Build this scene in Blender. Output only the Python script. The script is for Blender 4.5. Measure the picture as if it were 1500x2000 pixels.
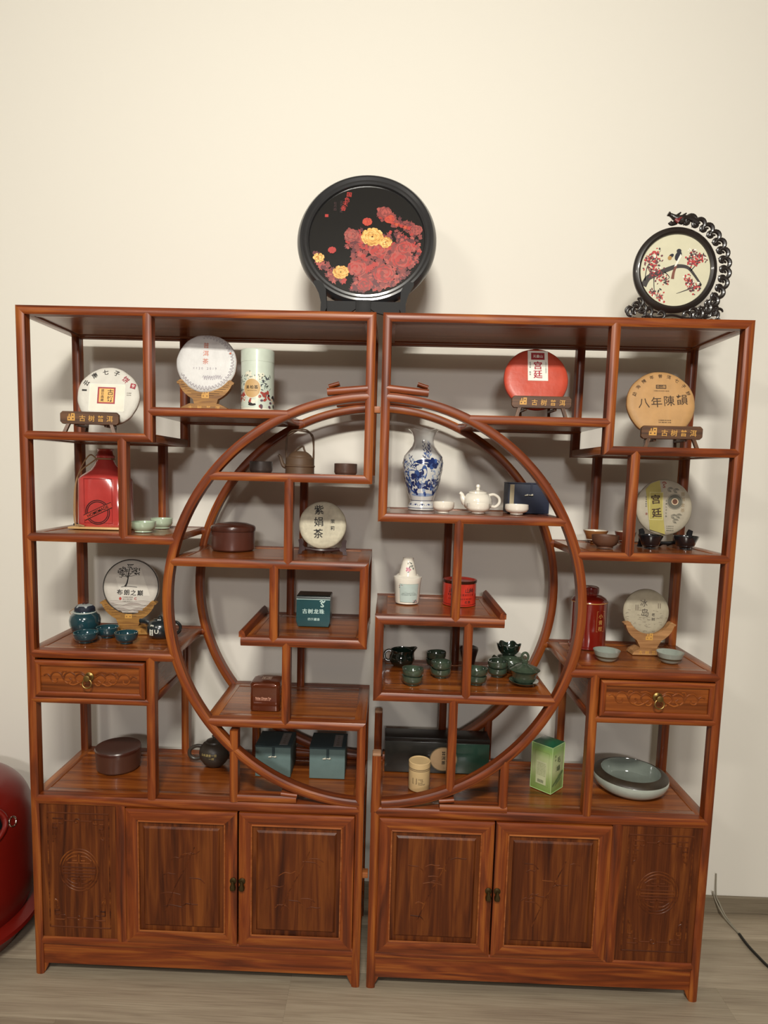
import bpy, bmesh, math, random
from mathutils import Vector, Matrix, Euler
for o in list(bpy.data.objects): bpy.data.objects.remove(o, do_unlink=True)
SC = bpy.context.scene
C = SC.collection
PI = math.pi
random.seed(7)

def lin(h):
    h = h.lstrip('#')
    v = [int(h[i:i+2], 16)/255 for i in (0, 2, 4)]
    return tuple((c/12.92 if c <= .04045 else ((c+.055)/1.055)**2.4) for c in v) + (1,)

# ---------------------------------------------------------------- camera
cam = bpy.data.cameras.new('camera')
camo = bpy.data.objects.new('camera', cam); C.objects.link(camo)
cam.sensor_fit = 'HORIZONTAL'; cam.sensor_width = 36
cam.lens = 36*1268.93/1500
cam.shift_x = 20.26/1500; cam.shift_y = 60.35/1500
cam.clip_start = .05
right = Vector((0.99935447, 0.02467809, 0.02610802))
down = Vector((0.02860559, -0.10696247, -0.99385147))
fwd = Vector((-0.02173378, 0.99395675, -0.10759935))
M = Matrix((( right.x, -down.x, -fwd.x), (right.y, -down.y, -fwd.y), (right.z, -down.z, -fwd.z))).to_4x4()
M.translation = Vector((1.04777555, -1.82579205, 1.56506707))
camo.matrix_world = M
SC.camera = camo

# ---------------------------------------------------------------- light
wd = bpy.data.worlds.new('world'); SC.world = wd; wd.use_nodes = True
wd.node_tree.nodes['Background'].inputs[0].default_value = (.9, .93, 1, 1)
wd.node_tree.nodes['Background'].inputs[1].default_value = .3
def area(name, loc, target, sx, sy, power, col):
    l = bpy.data.lights.new(name, 'AREA'); l.shape = 'RECTANGLE'; l.size = sx; l.size_y = sy
    l.energy = power; l.color = col
    o = bpy.data.objects.new(name, l); C.objects.link(o); o.location = loc
    o.rotation_euler = (Vector(target)-Vector(loc)).to_track_quat('-Z', 'Y').to_euler()
    return o
area('ceiling_panel_near', (1.0, -2.45, 3.12), (1.0, -.8, 1.5), .6, .16, 86, (1, .96, .86))
area('ceiling_panel_left', (-.9, -3.2, 3.12), (.5, -1.0, 1.4), .6, .16, 24, (1, .94, .84))
area('ceiling_panel_far', (1.2, -6.3, 2.9), (1.0, -2, 1.6), .9, .3, 96, (1, .955, .93))
SC.view_settings.view_transform = 'Standard'; SC.view_settings.look = 'None'
SC.view_settings.gamma = 1; SC.view_settings.exposure = 0.0
SC.view_settings.use_curve_mapping = False

# ---------------------------------------------------------------- materials
def nodes(name):
    m = bpy.data.materials.new(name); m.use_nodes = True
    nt = m.node_tree
    return m, nt, nt.nodes['Principled BSDF']
def N(nt, t, **k):
    n = nt.nodes.new(t)
    for a, b in k.items():
        if a.startswith('_'): n.inputs[int(a[1:])].default_value = b
        else: setattr(n, a, b)
    return n
def ramp(nt, stops):
    r = nt.nodes.new('ShaderNodeValToRGB'); e = r.color_ramp.elements
    while len(e) < len(stops): e.new(.5)
    for i, (p, c) in enumerate(stops): e[i].position = p; e[i].color = c
    return r
MC = {}
def mat(name, hexcol, rough=.5, metal=0, coat=0, var=.06, vscale=30, bump=0, bscale=60, spec=.5, trans=0):
    if name in MC: return MC[name]
    m, nt, b = nodes(name)
    c = lin(hexcol)
    tc = N(nt, 'ShaderNodeTexCoord')
    no = N(nt, 'ShaderNodeTexNoise'); no.inputs['Scale'].default_value = vscale; no.inputs['Detail'].default_value = 4
    nt.links.new(tc.outputs['Object'], no.inputs['Vector'])
    r = ramp(nt, [(.3, tuple(x*(1-var) for x in c[:3])+(1,)), (.7, tuple(min(1, x*(1+var)) for x in c[:3])+(1,))])
    nt.links.new(no.outputs['Fac'], r.inputs[0]); nt.links.new(r.outputs[0], b.inputs['Base Color'])
    b.inputs['Roughness'].default_value = rough; b.inputs['Metallic'].default_value = metal
    b.inputs['Coat Weight'].default_value = coat; b.inputs['Coat Roughness'].default_value = .08
    b.inputs['Specular IOR Level'].default_value = spec
    if trans: b.inputs['Transmission Weight'].default_value = trans
    if bump:
        n2 = N(nt, 'ShaderNodeTexNoise'); n2.inputs['Scale'].default_value = bscale; n2.inputs['Detail'].default_value = 5
        nt.links.new(tc.outputs['Object'], n2.inputs['Vector'])
        bp = N(nt, 'ShaderNodeBump'); bp.inputs['Strength'].default_value = bump; bp.inputs['Distance'].default_value = .004
        nt.links.new(n2.outputs['Fac'], bp.inputs['Height']); nt.links.new(bp.outputs[0], b.inputs['Normal'])
    MC[name] = m
    return m
def wood(name, dark, mid, light, rough=.3, coat=.35, sc=1.0):
    if name in MC: return MC[name]
    m, nt, b = nodes(name)
    at = N(nt, 'ShaderNodeAttribute'); at.attribute_name = 'grain'
    mp = N(nt, 'ShaderNodeMapping'); mp.inputs['Scale'].default_value = (1.6*sc, 22*sc, 22*sc)
    nt.links.new(at.outputs['Vector'], mp.inputs['Vector'])
    n1 = N(nt, 'ShaderNodeTexNoise'); n1.inputs['Scale'].default_value = 1.6; n1.inputs['Detail'].default_value = 5; n1.inputs['Distortion'].default_value = 1.3
    nt.links.new(mp.outputs[0], n1.inputs['Vector'])
    mp2 = N(nt, 'ShaderNodeMapping'); mp2.inputs['Scale'].default_value = (6, 330, 330)
    nt.links.new(at.outputs['Vector'], mp2.inputs['Vector'])
    n2 = N(nt, 'ShaderNodeTexNoise'); n2.inputs['Scale'].default_value = 1; n2.inputs['Detail'].default_value = 3
    nt.links.new(mp2.outputs[0], n2.inputs['Vector'])
    r = ramp(nt, [(.27, lin(dark)), (.5, lin(mid)), (.74, lin(light))])
    nt.links.new(n1.outputs['Fac'], r.inputs[0])
    r2 = ramp(nt, [(.3, (.62, .58, .55, 1)), (.55, (1, 1, 1, 1))])
    nt.links.new(n2.outputs['Fac'], r2.inputs[0])
    mx = N(nt, 'ShaderNodeMix'); mx.data_type = 'RGBA'; mx.blend_type = 'MULTIPLY'; mx.inputs[0].default_value = .7
    nt.links.new(r.outputs[0], mx.inputs[6]); nt.links.new(r2.outputs[0], mx.inputs[7])
    nt.links.new(mx.outputs[2], b.inputs['Base Color'])
    b.inputs['Roughness'].default_value = rough; b.inputs['Coat Weight'].default_value = coat; b.inputs['Coat Roughness'].default_value = .18
    bp = N(nt, 'ShaderNodeBump'); bp.inputs['Strength'].default_value = .12; bp.inputs['Distance'].default_value = .001
    nt.links.new(n2.outputs['Fac'], bp.inputs['Height']); nt.links.new(bp.outputs[0], b.inputs['Normal'])
    MC[name] = m
    return m
WOOD = wood('rosewood', '#451a07', '#7a3610', '#a05a20', rough=.42, coat=.08)
WOODP = wood('rosewood_panel', '#371506', '#5c2b0e', '#80461a', rough=.52, coat=.04, sc=.8)
WOODB = wood('rosewood_board', '#52240b', '#864518', '#a86228', rough=.27, coat=.4, sc=.7)
STAND = wood('carved_stand_wood', '#6b4420', '#94692f', '#b5884a', rough=.5, coat=.05, sc=2.5)
STAND2 = wood('light_stand_wood', '#7c5330', '#a2764a', '#b8895a', rough=.5, coat=.05, sc=2)
WALNUT = wood('dark_plaque_wood', '#3a2312', '#5a3a20', '#6e4a2c', rough=.45, coat=.1, sc=2)
BAMBOO = wood('bamboo', '#c29a62', '#d4ae78', '#dfbf8c', rough=.5, coat=.1, sc=2)
PLANK = wood('floor_oak', '#908270', '#9e917d', '#a89c88', rough=.5, coat=.05, sc=.6)

WOODP.node_tree.nodes['Principled BSDF'].inputs['Specular IOR Level'].default_value = .25
WOOD.node_tree.nodes['Principled BSDF'].inputs['Specular IOR Level'].default_value = .4
# ---------------------------------------------------------------- mesh helpers
def newbm():
    bm = bmesh.new(); bm.verts.layers.float_vector.new('grain'); return bm
def build(name, bm, mats, parent=None, loc=None, rot=None, smooth=35, grain=None):
    if grain is not None:
        gl = bm.verts.layers.float_vector['grain']
        off = Vector((random.uniform(0, 40), random.uniform(0, 9), random.uniform(0, 9)))
        for v in bm.verts:
            c = v.co
            g = {'x': (c.x, c.y, c.z), 'y': (c.y, c.x, c.z), 'z': (c.z, c.x, c.y)}[grain]
            v[gl] = Vector(g)+off
    me = bpy.data.meshes.new(name); bm.normal_update(); bm.to_mesh(me); bm.free()
    for m in (mats if isinstance(mats, (list, tuple)) else [mats]): me.materials.append(m)
    if smooth:
        me.shade_smooth()
        me.set_sharp_from_angle(angle=math.radians(smooth))
    o = bpy.data.objects.new(name, me); C.objects.link(o)
    if parent: o.parent = parent
    if loc: o.location = loc
    if rot: o.rotation_euler = rot
    return o
def thing(name, label, cat, loc, rot=(0, 0, 0), group=None):
    o = bpy.data.objects.new(name, None); C.objects.link(o); o.empty_display_size = .05
    o.location = loc; o.rotation_euler = rot; o['label'] = label; o['category'] = cat
    if group: o['group'] = group
    return o
def tag(o, label, cat, group=None):
    o['label'] = label; o['category'] = cat
    if group: o['group'] = group
    return o
def box(bm, x0, x1, y0, y1, z0, z1, bev=0, mi=0):
    r = bmesh.ops.create_cube(bm, size=1)
    for v in r['verts']:
        v.co = Vector(((x0+x1)/2+v.co.x*(x1-x0), (y0+y1)/2+v.co.y*(y1-y0), (z0+z1)/2+v.co.z*(z1-z0)))
    fs = set(f for v in r['verts'] for f in v.link_faces)
    for f in fs: f.material_index = mi
    if bev:
        es = list(set(e for v in r['verts'] for e in v.link_edges))
        bmesh.ops.bevel(bm, geom=es, offset=bev, segments=2, affect='EDGES', profile=.5)
def loft(bm, rings, cap=True, mi=0):
    vr = [[bm.verts.new(p) for p in r] for r in rings]
    n = len(vr[0])
    for i in range(len(vr)-1):
        for j in range(n):
            f = bm.faces.new((vr[i][j], vr[i][(j+1) % n], vr[i+1][(j+1) % n], vr[i+1][j])); f.material_index = mi
    if cap:
        bm.faces.new(list(reversed(vr[0]))).material_index = mi; bm.faces.new(vr[-1]).material_index = mi
    return vr
BW, BD = .0245, .032
def profile(w, d, bulge=.0035, n=6):
    pts = [(-w/2+w*i/n, bulge*abs(2*i/n-1)**2.6) for i in range(n+1)]
    return pts + [(w/2, d), (-w/2, d)]
def bar(x0, z0, x1, z1, y, w=BW, d=BD, m0=0, m1=0, bulge=.0038, flip=1):
    """straight moulded member from (x0,z0) to (x1,z1); m0/m1 mitre the ends"""
    bm = newbm(); gl = bm.verts.layers.float_vector['grain']
    p0 = Vector((x0, 0, z0)); p1 = Vector((x1, 0, z1)); t = (p1-p0).normalized(); L = (p1-p0).length
    ac = Vector((-t.z, 0, t.x))
    pf = profile(w, d, bulge)
    rings = []
    for base, s, m in ((p0, 0, m0), (p1, L, m1)):
        rings.append([base+t*(m*a)+ac*a+Vector((0, y+yy, 0)) for a, yy in pf])
    vr = loft(bm, rings)
    off = Vector((random.uniform(0, 40), random.uniform(0, 9), random.uniform(0, 9)))
    for r, s, m in ((vr[0], 0, m0), (vr[1], L, m1)):
        for v, (a, yy) in zip(r, pf): v[gl] = Vector((s+m*a, a, yy))+off
    bmesh.ops.recalc_face_normals(bm, faces=bm.faces)
    return bm
def arcbar(cx, cz, r, a0, a1, y, w=BW, d=BD, n=72, bulge=.0038):
    bm = newbm(); gl = bm.verts.layers.float_vector['grain']
    pf = profile(w, d, bulge); rings = []; gs = []
    off = Vector((random.uniform(0, 40), random.uniform(0, 9), random.uniform(0, 9)))
    for i in range(n+1):
        a = math.radians(a0+(a1-a0)*i/n)
        rings.append([Vector((cx+(r+aa)*math.cos(a), y+yy, cz+(r+aa)*math.sin(a))) for aa, yy in pf])
        gs.append([Vector((r*a, aa, yy))+off for aa, yy in pf])
    vr = loft(bm, rings)
    for rr, gg in zip(vr, gs):
        for v, g in zip(rr, gg): v[gl] = g
    bmesh.ops.recalc_face_normals(bm, faces=bm.faces)
    return bm
def tube(bm, pts, rad, seg=10, mi=0, flat=1.0, cap=True, up=Vector((0, 1, 0))):
    pts = [Vector(p) for p in pts]; n = len(pts)
    rs = rad if isinstance(rad, (list, tuple)) else [rad]*n
    rings = []
    for i in range(n):
        t = (pts[min(i+1, n-1)]-pts[max(i-1, 0)]).normalized()
        u = up if abs(t.dot(up)) < .95 else Vector((1, 0, 0))
        a = t.cross(u).normalized(); b = a.cross(t).normalized()
        rings.append([pts[i]+(a*math.cos(2*PI*k/seg)+b*math.sin(2*PI*k/seg)*flat)*rs[i] for k in range(seg)])
    loft(bm, rings, cap, mi)
def spline(P, n=8, closed=False):
    P = [Vector(p) for p in P]; out = []; m = len(P)
    rng = range(m if closed else m-1)
    for i in rng:
        g = (lambda k: P[k % m]) if closed else (lambda k: P[max(0, min(m-1, k))])
        p0, p1, p2, p3 = g(i-1), g(i), g(i+1), g(i+2)
        for k in range(n):
            t = k/n
            out.append(.5*((2*p1)+(p2-p0)*t+(2*p0-5*p1+4*p2-p3)*t*t+(3*p1-p0-3*p2+p3)*t**3))
    out.append(P[0].copy() if closed else P[-1]); return out
def lathe(bm, prof, seg=40, cx=0, cy=0, cz=0, mod=None, mis=None, mi=0):
    """prof: (r,z) list; r=0 ends become poles"""
    rows = []
    for r, z in prof:
        if r <= 1e-6: rows.append([bm.verts.new((cx, cy, cz+z))])
        else:
            row = []
            for k in range(seg):
                th = 2*PI*k/seg; rr, zz = (r, z) if not mod else mod(th, r, z)
                row.append(bm.verts.new((cx+rr*math.cos(th), cy+rr*math.sin(th), cz+zz)))
            rows.append(row)
    for i in range(len(rows)-1):
        a, b = rows[i], rows[i+1]; m_ = mis[i] if mis else mi
        for k in range(seg):
            k2 = (k+1) % seg
            if len(a) == 1 and len(b) == 1: continue
            if len(a) == 1: f = bm.faces.new((a[0], b[k2], b[k]))
            elif len(b) == 1: f = bm.faces.new((a[k], a[k2], b[0]))
            else: f = bm.faces.new((a[k], a[k2], b[k2], b[k]))
            f.material_index = m_
    return rows
def prism(bm, pts, y0, y1, mi=0, mapf=None, bev=0):
    a = [bm.verts.new((x, y0, z)) for x, z in pts]; b = [bm.verts.new((x, y1, z)) for x, z in pts]
    n = len(pts); fs = [bm.faces.new(list(reversed(a))), bm.faces.new(b)]
    for i in range(n): fs.append(bm.faces.new((a[i], a[(i+1) % n], b[(i+1) % n], b[i])))
    for f in fs: f.material_index = mi
    bmesh.ops.recalc_face_normals(bm, faces=fs)
# flat print: shapes laid on a surface through mapf(x, z, lift)
_txt = {}
def textmesh(s, bold):
    bold = min(bold, .010)
    k = (s, bold)
    if k not in _txt:
        cu = bpy.data.curves.new('t', 'FONT'); cu.body = s; cu.offset = bold; cu.resolution_u = 2
        cu.align_x = 'CENTER'
        o = bpy.data.objects.new('t', cu); C.objects.link(o)
        me = bpy.data.meshes.new_from_object(o.evaluated_get(bpy.context.evaluated_depsgraph_get()))
        vs = [(v.co.x, v.co.y) for v in me.vertices]; fs = [tuple(p.vertices) for p in me.polygons]
        bpy.data.objects.remove(o); bpy.data.curves.remove(cu); bpy.data.meshes.remove(me)
        if vs:
            xs = [v[0] for v in vs]; ys = [v[1] for v in vs]
            cx, cy = (min(xs)+max(xs))/2, (min(ys)+max(ys))/2
            vs = [(x-cx, y-cy) for x, y in vs]
        _txt[k] = (vs, fs)
    return _txt[k]
def text(bm, s, size, x, z, mapf, rot=0, bold=.01, mi=0, lift=1, sx=1):
    if bold >= .02:
        text(bm, s, size, x+size*bold*.5, z, mapf, rot, .008, mi, lift+.1, sx); text(bm, s, size, x-size*bold*.5, z, mapf, rot, .008, mi, lift+.2, sx)
        if bold >= .03: text(bm, s, size, x, z+size*bold*.4, mapf, rot, .008, mi, lift+.3, sx)
        return
    vs, fs = textmesh(s, bold); c, sn = math.cos(rot), math.sin(rot)
    nv = [bm.verts.new(mapf(x+(vx*sx*c-vy*sn)*size, z+(vx*sx*sn+vy*c)*size, lift)) for vx, vy in vs]
    for f in fs:
        try: bm.faces.new([nv[i] for i in f]).material_index = mi
        except ValueError: pass
def vtext(bm, s, size, x, z, mapf, step=1.15, **k):
    for i, ch in enumerate(s): text(bm, ch, size, x, z-i*size*step, mapf, **k)
def arctext(bm, s, size, R, a0, a1, cx, cz, mapf, **k):
    for i, ch in enumerate(s):
        a = math.radians(a0+(a1-a0)*i/max(1, len(s)-1))
        text(bm, ch, size, cx+R*math.cos(a), cz+R*math.sin(a), mapf, rot=a-PI/2, **k)
def poly(bm, pts, mapf, mi=0, lift=1):
    vs = [bm.verts.new(mapf(x, z, lift)) for x, z in pts]
    try: bm.faces.new(vs).material_index = mi
    except ValueError: pass
def rect(bm, x0, z0, x1, z1, mapf, mi=0, lift=1, n=1):
    for i in range(n):
        a = x0+(x1-x0)*i/n; b = x0+(x1-x0)*(i+1)/n
        poly(bm, [(a, z0), (b, z0), (b, z1), (a, z1)], mapf, mi, lift)
def frame(bm, x0, z0, x1, z1, t, mapf, mi=0, lift=1, n=1):
    rect(bm, x0, z0, x1, z0+t, mapf, mi, lift, n); rect(bm, x0, z1-t, x1, z1, mapf, mi, lift, n)
    rect(bm, x0, z0, x0+t, z1, mapf, mi, lift); rect(bm, x1-t, z0, x1, z1, mapf, mi, lift)
def stroke(bm, P, w, mapf, mi=0, lift=1, n=5):
    P = spline([(p[0], p[1], 0) for p in P], n) if len(P) > 2 else [Vector((p[0], p[1], 0)) for p in P]
    m = len(P); ws = w if isinstance(w, (list, tuple)) else (w, w)
    L = []; R = []
    for i, p in enumerate(P):
        t = (P[min(i+1, m-1)]-P[max(0, i-1)]).normalized(); nrm = Vector((-t.y, t.x, 0)); ww = ws[0]+(ws[1]-ws[0])*i/(m-1)
        L.append((p+nrm*ww/2)); R.append((p-nrm*ww/2))
    vl = [bm.verts.new(mapf(p.x, p.y, lift)) for p in L]; vr = [bm.verts.new(mapf(p.x, p.y, lift)) for p in R]
    for i in range(m-1): bm.faces.new((vr[i], vr[i+1], vl[i+1], vl[i])).material_index = mi
def disc(bm, x, z, rx, rz, mapf, mi=0, lift=1, rot=0, n=12):
    c, s = math.cos(rot), math.sin(rot)
    poly(bm, [(x+rx*math.cos(a)*c-rz*math.sin(a)*s, z+rx*math.cos(a)*s+rz*math.sin(a)*c) for a in [2*PI*k/n for k in range(n)]], mapf, mi, lift)
def cdisc(bm, x, z, rx, rz, mapf, mi=0, lift=1, n=18):
    for k in range(n):
        a, b = -1+2*k/n, -1+2*(k+1)/n; ha, hb = rz*math.sqrt(max(0, 1-a*a)), rz*math.sqrt(max(0, 1-b*b))
        P = [(x+rx*a, z-ha), (x+rx*b, z-hb), (x+rx*b, z+hb), (x+rx*a, z+ha)]
        if k == 0: P = P[1:]
        if k == n-1: P = [P[0], P[1], P[3]]
        poly(bm, P, mapf, mi, lift)
def annulus(bm, x, z, r0, r1, mapf, mi=0, lift=1, n=32):
    for k in range(n):
        a, b = 2*PI*k/n, 2*PI*(k+1)/n
        poly(bm, [(x+r*math.cos(t), z+r*math.sin(t)) for r, t in ((r0, a), (r1, a), (r1, b), (r0, b))], mapf, mi, lift)
def micro(bm, x0, z, w, size, mapf, mi=0, lift=1, rows=1, gap=1.6, seed=1):
    """rows of print too small to read in the photograph"""
    rn = random.Random(seed)
    for r in range(rows):
        x = x0
        while x < x0+w-size*.5:
            ww = size*rn.uniform(.5, .9)
            for q in range(2): rect(bm, x, z-r*size*gap+q*size*.45, x+ww, z-r*size*gap+q*size*.45+size*.28, mapf, mi, lift)
            rect(bm, x+ww*.4, z-r*size*gap, x+ww*.6, z-r*size*gap+size*.8, mapf, mi, lift+.2)
            x += size*1.15
def flatmap(y, dz=0, dx=0): return lambda x, z, l: Vector((x+dx, y-.0004*l, z+dz))
def cylmap(r, th0=-PI/2, z0=0, cx=0, cy=0):
    return lambda x, z, l: Vector((cx+(r+.0003*l)*math.cos(th0+x/r), cy+(r+.0003*l)*math.sin(th0+x/r), z+z0))

# ================================================================ room
WALL, wnt, wb = nodes('painted_wall')
tc = N(wnt, 'ShaderNodeTexCoord'); wn = N(wnt, 'ShaderNodeTexNoise'); wn.inputs['Scale'].default_value = 260; wn.inputs['Detail'].default_value = 3
wnt.links.new(tc.outputs['Object'], wn.inputs['Vector'])
wbp = N(wnt, 'ShaderNodeBump'); wbp.inputs['Strength'].default_value = .05; wbp.inputs['Distance'].default_value = .001
wnt.links.new(wn.outputs['Fac'], wbp.inputs['Height']); wnt.links.new(wbp.outputs[0], wb.inputs['Normal'])
wb.inputs['Base Color'].default_value = lin('#dedad0'); wb.inputs['Roughness'].default_value = .75
FAR = mat('bounce_cut_grey', '#a9a69e', .8)  # grey put on the unseen walls and ceiling to cut bounce light
XL, XR, YF, YB, HC = -2.6, 4.6, -8.0, .43, 3.3
def struct(name, bm, m, parent=None, smooth=0, **k):
    o = build(name, bm, m, parent, smooth=smooth, **k)
    if not parent: o['kind'] = 'structure'
    return o
bm = newbm(); box(bm, XL, XR, YB, YB+.1, 0, HC); struct('wall_back', bm, WALL)
bm = newbm(); box(bm, XL-.1, XL, YF, YB+.1, 0, HC); struct('wall_left', bm, FAR)
bm = newbm(); box(bm, XR, XR+.1, YF, YB+.1, 0, HC); struct('wall_right', bm, FAR)
bm = newbm(); box(bm, XL-.1, XR+.1, YF-.1, YF, 0, HC); struct('wall_front', bm, FAR)
bm = newbm(); box(bm, XL-.1, XR+.1, YF-.1, YB+.1, HC, HC+.1); struct('ceiling', bm, FAR)
bm = newbm(); box(bm, XL-.1, XR+.1, YF-.1, YB+.1, -.06, -.006)
floor = struct('floor', bm, mat('floor_gap', '#665a48', .8))
bm = newbm(); box(bm, XL, XR, YB-.012, YB, 0, .062, .002); struct('baseboard_back', bm, wood('baseboard_oak', '#6b6050', '#7b705e', '#887d6a', rough=.55, coat=0, sc=.4), grain='x')
protos = []
for k in range(10):
    bm = newbm(); box(bm, -.66, .66, -.11, .11, -.006, 0, .0006)
    o = build('plank', bm, PLANK, floor, smooth=30, grain='x'); protos.append(o)
JX = .787
rows = [.390-.22*i for i in range(39)]
used = 0
for i, y in enumerate(rows):
    off = (JX+.66-(XL-1.32)+.68*(i-2)) % 1.32
    j = 0; x = XL-1.32+off
    while x-.66 < XR:
        if x+.66 > XL:
            xa = max(x-.66, XL); xb = min(x+.66, XR)
            if used < 10: p = protos[used]
            else: p = protos[(i*7+j*3) % 10].copy(); C.objects.link(p)
            used += 1
            p.location = ((xa+xb)/2, y if i else .355, 0)
            p.scale = ((xb-xa)/1.32, .68 if i == 0 else 1, 1)
        x += 1.32; j += 1

# ================================================================ display cabinets
CZ = 1.18; RM = .594
D = .352; YBK = D-BD
def arcx(z): return math.sqrt(max(0, RM*RM-(z-CZ)**2))
class Cab:
    def __init__(s, root): s.r = root
    def post(s, x, z0, z1, y=None, m0=0, m1=0, both=True, name='post'):
        for yy in ([0, YBK] if both else [y]):
            build(name, bar(x+BW/2, z0, x+BW/2, z1, yy, m0=m0, m1=m1), WOOD, s.r)
    def rail(s, x0, x1, ztop, m0=0, m1=0, both=True, y=0, h=.0235, name='rail'):
        for yy in ([0, YBK] if both else [y]):
            build(name, bar(x0, ztop-h/2, x1, ztop-h/2, yy, w=h, m0=m0, m1=m1), WOOD, s.r)
    def board(s, x0, x1, ztop, el=True, er=True, h=.0235, ew=.034):
        for e, a in ((el, x0), (er, x1-ew)):
            if e:
                bm = newbm(); box(bm, a, a+ew, BD*.8, YBK+.008, ztop-h+.001, ztop-.0005, .0015); build('end_rail', bm, WOODB, s.r, grain='y')
        for yy in (BD*.8, YBK-.018):
            bm = newbm(); box(bm, x0+(ew if el else 0), x1-(ew if er else 0), yy, yy+.026, ztop-h+.002, ztop-.0006, .001); build('shelf_edge', bm, WOODB, s.r, grain='x')
        bm = newbm(); box(bm, x0+(ew*.9 if el else 0), x1-(ew*.9 if er else 0), BD*.8+.02, YBK-.014, ztop-h+.005, ztop-.0022); build('shelf_board', bm, WOODB, s.r, grain='x')
RL = '%s rosewood display shelf with carved base doors, %s half of the circle'
left = thing('display_cabinet', RL % ('left-hand', 'with the left'), 'cabinet', (0, 0, 0), group='pair of moon-frame display cabinets')
right_ = thing('display_cabinet', RL % ('right-hand', 'with the right'), 'cabinet', (1.018, 0, 0), group='pair of moon-frame display cabinets')
h = BW/2
# ---- left unit ---------------------------------------------------------------
A = Cab(left); W = .999
A.post(0, 0, 1.9883, m1=1)
A.rail(.0122, W-.0122, 2.0, m0=-1, m1=1)
A.post(W-BW, 1.5445, 1.9883, m0=1, m1=-1)
A.board(.0, W, 2.0)
A.post(.3545, 1.6455, 1.985, m0=1)
A.rail(.0122, .3667, 1.657, m1=-1); A.board(0, .379, 1.657)
A.rail(.3667, 1.009-arcx(1.72)+.004, 1.731); A.board(.362, .748, 1.731, el=False)
A.post(.2795, 1.356, 1.645)
A.rail(.0122, 1.009-arcx(1.357), 1.368); A.board(0, .425, 1.368)
A.rail(.0122, 1.009-arcx(1.013), 1.025); A.board(0, .425, 1.025)
A.rail(1.009-arcx(1.545), W-.0122, 1.556, m1=-1); A.board(.530, W, 1.556)
A.post(.7525, 1.296, 1.545)
A.rail(1.009-arcx(1.297), .983, 1.308, m1=1); A.board(.425, .995, 1.308)
A.post(.971, 1.069, 1.297, m0=1, m1=-1)
A.post(.7125, 1.07, 1.297)
A.rail(.630, .983, 1.0825, m1=-1, h=.0255); A.board(.630, .995, 1.0825, h=.0255)
A.post(.751, .822, 1.07)
A.rail(1.009-arcx(.823), W-.012, .835, m1=1); A.board(.525, W, .835)
A.post(W-BW, 0, .823, m1=-1)
A.post(.599, .58, .80); 
for y in (0, YBK):
    build('rail', bar(.622, .5925, .798, .5925, y, w=.021), WOOD, left)
    bm = bar(.752, .6095, .80, .605, y, w=.012); build('scroll_hook', bm, WOOD, left)
    build('scroll_hook', bar(.868, 1.7845, .981, 1.7955, y, w=.019), WOOD, left)
    build('scroll_hook', bar(.872, 1.799, .901, 1.808, y, w=.010), WOOD, left)
    build('arch', arcbar(1.009, CZ, RM, 92.1, 267.9, y), WOOD, left)
    build('post', bar(.3655, .5775, .3655, 1.013, y), WOOD, left)
bm = newbm(); prism(bm, [(.625, 1.0825), (.645, 1.0825), (.641, 1.098), (.633, 1.104), (.625, 1.098)], .002, D, 0); build('shelf_lip', bm, WOOD, left, grain='y')
for z, x in ((1.739, .9985), (.362, .9985)):
    bm = newbm(); box(bm, x+.001, x+.018, .006, .028, z-.009, z+.009, .001); build('dowel', bm, wood('pale_dowel', '#7d451f', '#96562a', '#a8693a', .5, 0), left, grain='x')
# ---- right unit (local x) ------------------------------------------------------
B = Cab(right_); W2 = 1.003; ox = -.006
B.post(W2-BW, 0, 1.9883, m1=-1)
B.rail(.0122, W2-.0122, 2.0, m0=-1, m1=1); B.board(0, W2, 2.0)
B.post(0, 1.439, 1.9883, m0=-1, m1=1)
B.rail(.0122, ox+arcx(1.44), 1.452, m0=1); B.board(0, .523, 1.452)
B.post(.6205, 1.643, 1.985, m0=-1)
B.rail(.633, W2-.012, 1.655, m0=1); B.board(.6205, W2, 1.655)
B.rail(ox+arcx(1.72), .633, 1.730); B.board(.255, .6405, 1.730, er=False)
B.post(.6965, 1.346, 1.643)
B.rail(ox+arcx(1.347), W2-.012, 1.359); B.board(.578, W2, 1.359)
B.rail(ox+arcx(1.006), W2-.012, 1.018); B.board(.575, W2, 1.018)
B.post(.2175, 1.146, 1.44)
B.rail(.012, .370, 1.158, m0=-1, h=.0255); B.board(0, .370, 1.158, h=.0255)
B.post(0, .918, 1.146, m0=-1, m1=1)
B.post(.2565, .918, 1.146)
B.rail(.012, ox+arcx(.918), .930, m0=1, h=.0245); B.board(0, .525, .930, h=.0245)
B.post(.2225, ox and (CZ-math.sqrt(RM**2-.24**2)), .918)
for y, zt in ((0, .742), (YBK, .751)):
    bm = bar(.0155, 0, .0155, zt, y, w=.026); build('post', bm, WOOD, right_)
    bm = newbm(); box(bm, .0025, .0285, y-.001, y+BD, zt-.004, zt+.006, .004); build('post_cap', bm, mat('pale_post_top', '#9a7458', .6), right_)  # cap in a paler tone than the post
    build('post', bar(.3915, .578, .3915, .735, y), WOOD, right_)
    build('rail', bar(.205, .5855, .403, .5855, y-.001, w=.021), WOOD, right_)
    build('scroll_hook', bar(.203, .605, .247, .6095, y, w=.012), WOOD, right_)
    build('scroll_hook', bar(.012, 1.7985, .131, 1.7875, y, w=.019), WOOD, right_)
    build('scroll_hook', bar(.100, 1.811, .129, 1.802, y, w=.010), WOOD, right_)
    build('arch', arcbar(ox, CZ, RM, 87.9, -86.2, y), WOOD, right_)
    build('post', bar(.6375, .5775, .6375, 1.006, y), WOOD, right_)
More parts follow.
